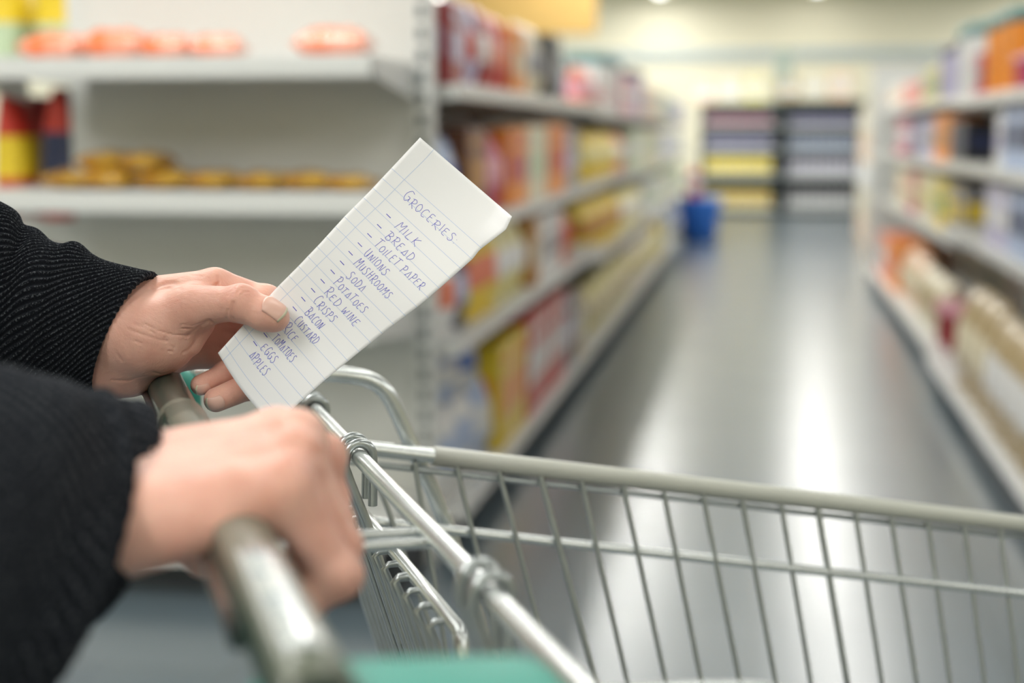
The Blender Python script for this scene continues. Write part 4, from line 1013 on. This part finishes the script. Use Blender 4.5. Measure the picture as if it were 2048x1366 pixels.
# t: ruled-line number (0 = first line) measured from the top; line k meets the left edge 84+27k px and the right edge 90+27.6k px along
tmin, tmax = -84 / 27.0, (LL[-1] - 84) / 27.0
def note_px(a, t):
    l = edge(PL, LL, 84 + 27.0 * t); rr = (90 + (LR[-1] - 90) * (t / tmax)) if t > 0 else 90 + 90 * t / 3.11; r_ = edge(PR, LR, rr)
    p = l + (r_ - l) * a
    if t > tmax - 6: n_ = (t - (tmax - 6)) / 6; p = p + np.array([-7, 5]) * n_ * n_ * math.sin(math.pi * min(1, max(0, a))) * .8
    return p
def note_d(a, t):
    f = (t - tmin) / (tmax - tmin)
    return .9245 - .0115 * f + .0035 * math.sin(math.pi * a) * (1 - .3 * f) + .0012 * math.sin(7 * f + 3 * a) + .0010 * math.sin(13 * f) * a - (.010 * max(0, a - .86) / .14 * max(0, 1 - f * 7))
def note(a, t, lift=0.0):
    p = note_px(a, t); return W(p[0], p[1], note_d(a, t) - lift)
na_, nt_ = 30, 90; V = []; Fc = []
for i in range(nt_ + 1):
    for j in range(na_ + 1): V.append(note(j / na_, tmin + (tmax - tmin) * i / nt_))
for i in range(nt_):
    for j in range(na_): q = i * (na_ + 1) + j; Fc.append((q, q + 1, q + na_ + 2, q + na_ + 1))
nr_ = empty('grocery_note', W(700, 560, .92)); tag(nr_, 'handwritten grocery list on white ruled paper held between thumb and fingers', 'note')
pm_ = mat('note_paper', (.92, .925, .94), .65, noise=.012, scale=12, bump=.15, bscale=40)
pm_.node_tree.nodes['Principled BSDF'].inputs['Subsurface Weight'].default_value = 0
pa = mesh_obj('paper', V, Fc, pm_, nr_, smooth=True); so = pa.modifiers.new('t', 'SOLIDIFY'); so.thickness = .00012; so.offset = 0
def ribbon(m, pts, wd):                             # pts in (a, t); wd in metres
    P_ = [note(a, t, .00016) for a, t in pts]
    Lf, Rt = [], []
    for i in range(len(P_)):
        d = P_[min(i + 1, len(P_) - 1)] - P_[max(i - 1, 0)]; d /= np.linalg.norm(d) + 1e-12
        n_ = np.cross(d, FWD); n_ /= np.linalg.norm(n_); Lf.append(P_[i] + n_ * wd / 2); Rt.append(P_[i] - n_ * wd / 2)
    k = len(P_); m.add(Lf + Rt, [(i, i + 1, k + i + 1, k + i) for i in range(k - 1)])
rl = MB()
for k in range(0, int(tmax) + 1): ribbon(rl, [(x, k) for x in np.linspace(0.002, .998, 16)], .00022)
ribbon(rl, [(.150 - .05 * (t - tmin) / (tmax - tmin), t) for t in np.linspace(tmin, tmax, 60)], .00022)
rl.build('ruled_lines', mat('rule_blue', (.45, .60, .86), .7), pa)
GL = {  # strokes in a unit cell, x right, y up
 'A': [[(0.05, .0), (.55, .95), (.75, .05), (.02, .12)]], 'B': [[(-.05, .95), (.45, 1.0), (.75, .8), (.55, .55), (.25, .5), (.65, .42), (.8, .15), (.5, -.02), (.15, .05)], [(.3, .95), (.12, .0)]],
 'C': [[(.85, .95), (.5, 1.02), (.18, .75), (.08, .3), (.3, .0), (.7, .08)]], 'D': [[(.2, .95), (.1, .02), (.6, .15), (.85, .55), (.6, .9), (.1, 1.0)]],
 'E': [[(.75, .95), (.25, .9), (.15, .5), (.12, .05), (.6, .0)], [(.15, .5), (.55, .55)]], 'G': [[(.85, 1.0), (.45, 1.08), (.1, .7), (.1, .25), (.4, .0), (.7, .3), (.72, .5), (.4, .5)], [(.72, .5), (.78, .1)]],
 'H': [[(.25, 1), (.1, 0)], [(.8, 1), (.65, 0)], [(.15, .5), (.75, .55)]], 'I': [[(.4, .95), (.25, .0)]], 'K': [[(.25, 1), (.1, 0)], [(.85, 1.0), (.2, .45), (.8, -.05)]],
 'L': [[(.3, .98), (.12, .15), (.2, .02), (.7, .05)]], 'M': [[(.0, -.05), (.25, 1.0), (.45, .5), (.85, 1.05), (.7, -.05)]], 'N': [[(.1, 0), (.25, .9), (.6, .05), (.85, .95)]],
 'O': [[(.45, .95), (.15, .7), (.1, .25), (.4, .0), (.75, .25), (.75, .7), (.45, .95)]], 'P': [[(.25, .95), (.08, -.1)], [(-.02, .9), (.5, 1.02), (.8, .75), (.55, .45), (.2, .45)]],
 'R': [[(.25, .95), (.1, .0)], [(.0, .9), (.5, 1.05), (.8, .8), (.5, .5), (.2, .45), (.85, -.05)]], 'S': [[(.8, .95), (.4, 1.0), (.2, .75), (.6, .45), (.65, .15), (.3, -.02), (.0, .1)]],
 'T': [[(.0, .9), (.9, 1.0)], [(.45, .95), (.3, .0)]], 'U': [[(.2, .95), (.1, .3), (.3, .0), (.6, .1), (.75, .9)], [(.75, .9), (.7, .1)]], 'W': [[(.1, .95), (.12, .05), (.45, .6), (.5, .05), (.85, .95)]],
 '-': [[(.0, .35), (.9, .42)]], ':': [[(.2, .1), (.35, .14)], [(.3, .6), (.45, .64)]], 'p': [[(.3, .6), (.05, -.5)], [(.2, .5), (.6, .65), (.75, .35), (.3, .1)]]}
inkm = mat('ballpoint_ink', (.09, .10, .58), .5)
def inv(px, py):                                     # paper coordinates of a point seen in the photograph
    best = (1e9, 0, 0)
    a0, a1, t0, t1 = 0, 1, tmin, tmax
    for it in range(4):
        for a in np.linspace(a0, a1, 13):
            for t in np.linspace(t0, t1, 25):
                q = note_px(a, t); e = (q[0] - px) ** 2 + (q[1] - py) ** 2
                if e < best[0]: best = (e, a, t)
        da, dt = (a1 - a0) / 10, (t1 - t0) / 20; a0, a1, t0, t1 = best[1] - da, best[1] + da, best[2] - dt, best[2] + dt
    return best[1], best[2]
cz = lambda q: (q[0] / 2.355 + 420, q[1] / 2.355 + 260)
def write(word, p0, p1, h=.66, name='handwriting', row=None):
    """word written from p0 to p1 (middle of its height, pixels); h in line pitches"""
    (a0, t0), (a1, t1) = inv(*cz(p0)), inv(*cz(p1))
    if row is not None: t0 = t1 = row - h / 2
    m = MB(); r4 = random.Random(word + str(p0))
    rel = [.62 if ch == ' ' else r4.uniform(.88, 1.08) * (.42 if ch in 'I:' else 1.2 if ch in 'MW' else 1.1 if i == 0 else 1) for i, ch in enumerate(word)]
    tot = sum(rel); x = 0.0; wch = (a1 - a0) / tot
    for i, ch in enumerate(word):
        if ch != ' ':
            sc = wch * rel[i] * .92; hh = h * r4.uniform(.9, 1.1) * (1.22 if (i == 0 and ch != '-' and ch not in 'EA') else 1)
            a = a0 + wch * x; row = t0 + (t1 - t0) * (x / tot) + h / 2 + r4.uniform(-.05, .05); sl = .10
            for st_ in GL[ch]:
                q = [np.array((x_, y_, 0)) for x_, y_ in st_] if ch == 'A' or len(st_) < 3 else curve_pts([(x_, y_, 0) for x_, y_ in st_], 5)
                if len(q) < 4: q = curve_pts(q, 3) if ch != 'A' else q
                if ch == 'A':
                    q = [q[i_] * (1 - k_) + q[i_ + 1] * k_ for i_ in range(len(q) - 1) for k_ in (0, .33, .67)] + [q[-1]]
                ribbon(m, [(a + x_ * sc, row - y_ * hh + (x_ * .02)) for x_, y_, _ in q], .00034 if ch != '-' else .0005)
        x += rel[i]
    m.build(name, inkm, pa)
write('GROCERIES:', (905, 318), (1165, 528), .62, row=1.12)
for k_, (wd_, p0, p1) in enumerate([('MILK', (890, 438), (990, 540)), ('BREAD', (843, 483), (966, 606)), ('TOILET PAPER', (788, 525), (1010, 742)), ('UNIONS', (742, 566), (848, 675)), ('MUSHROOMS', (702, 606), (870, 775)), ('SODA', (672, 660), (744, 745)),
                    ('POTATOES', (612, 692), (750, 846)), ('RED WINE', (570, 735), (735, 895)), ('CRISPS', (512, 782), (608, 888)), ('BACON', (482, 826), (555, 910)), ('CUSTARD', (430, 868), (532, 980)), ('RICE', (375, 903), (438, 968)),
                    ('TOMATOES', (330, 946), (428, 1058)), ('EGGS', (278, 985), (350, 1056)), ('APPLES', (225, 1022), (306, 1118))]): write(wd_, p0, p1, .60, row=3.03 + k_)
for cx_, cy_ in [(845, 405), (800, 455), (757, 495), (710, 540), (665, 582), (627, 625), (580, 670), (535, 712), (490, 755), (446, 795), (402, 843), (265, 967), (216, 1007)]:
    write('-', (cx_ - 13, cy_ - 11), (cx_ + 13, cy_ + 11), .1, 'dash')
for o in [o for o in bpy.data.objects if o.parent is nr_]: o.matrix_parent_inverse = Matrix.Translation(-Vector(nr_.location))
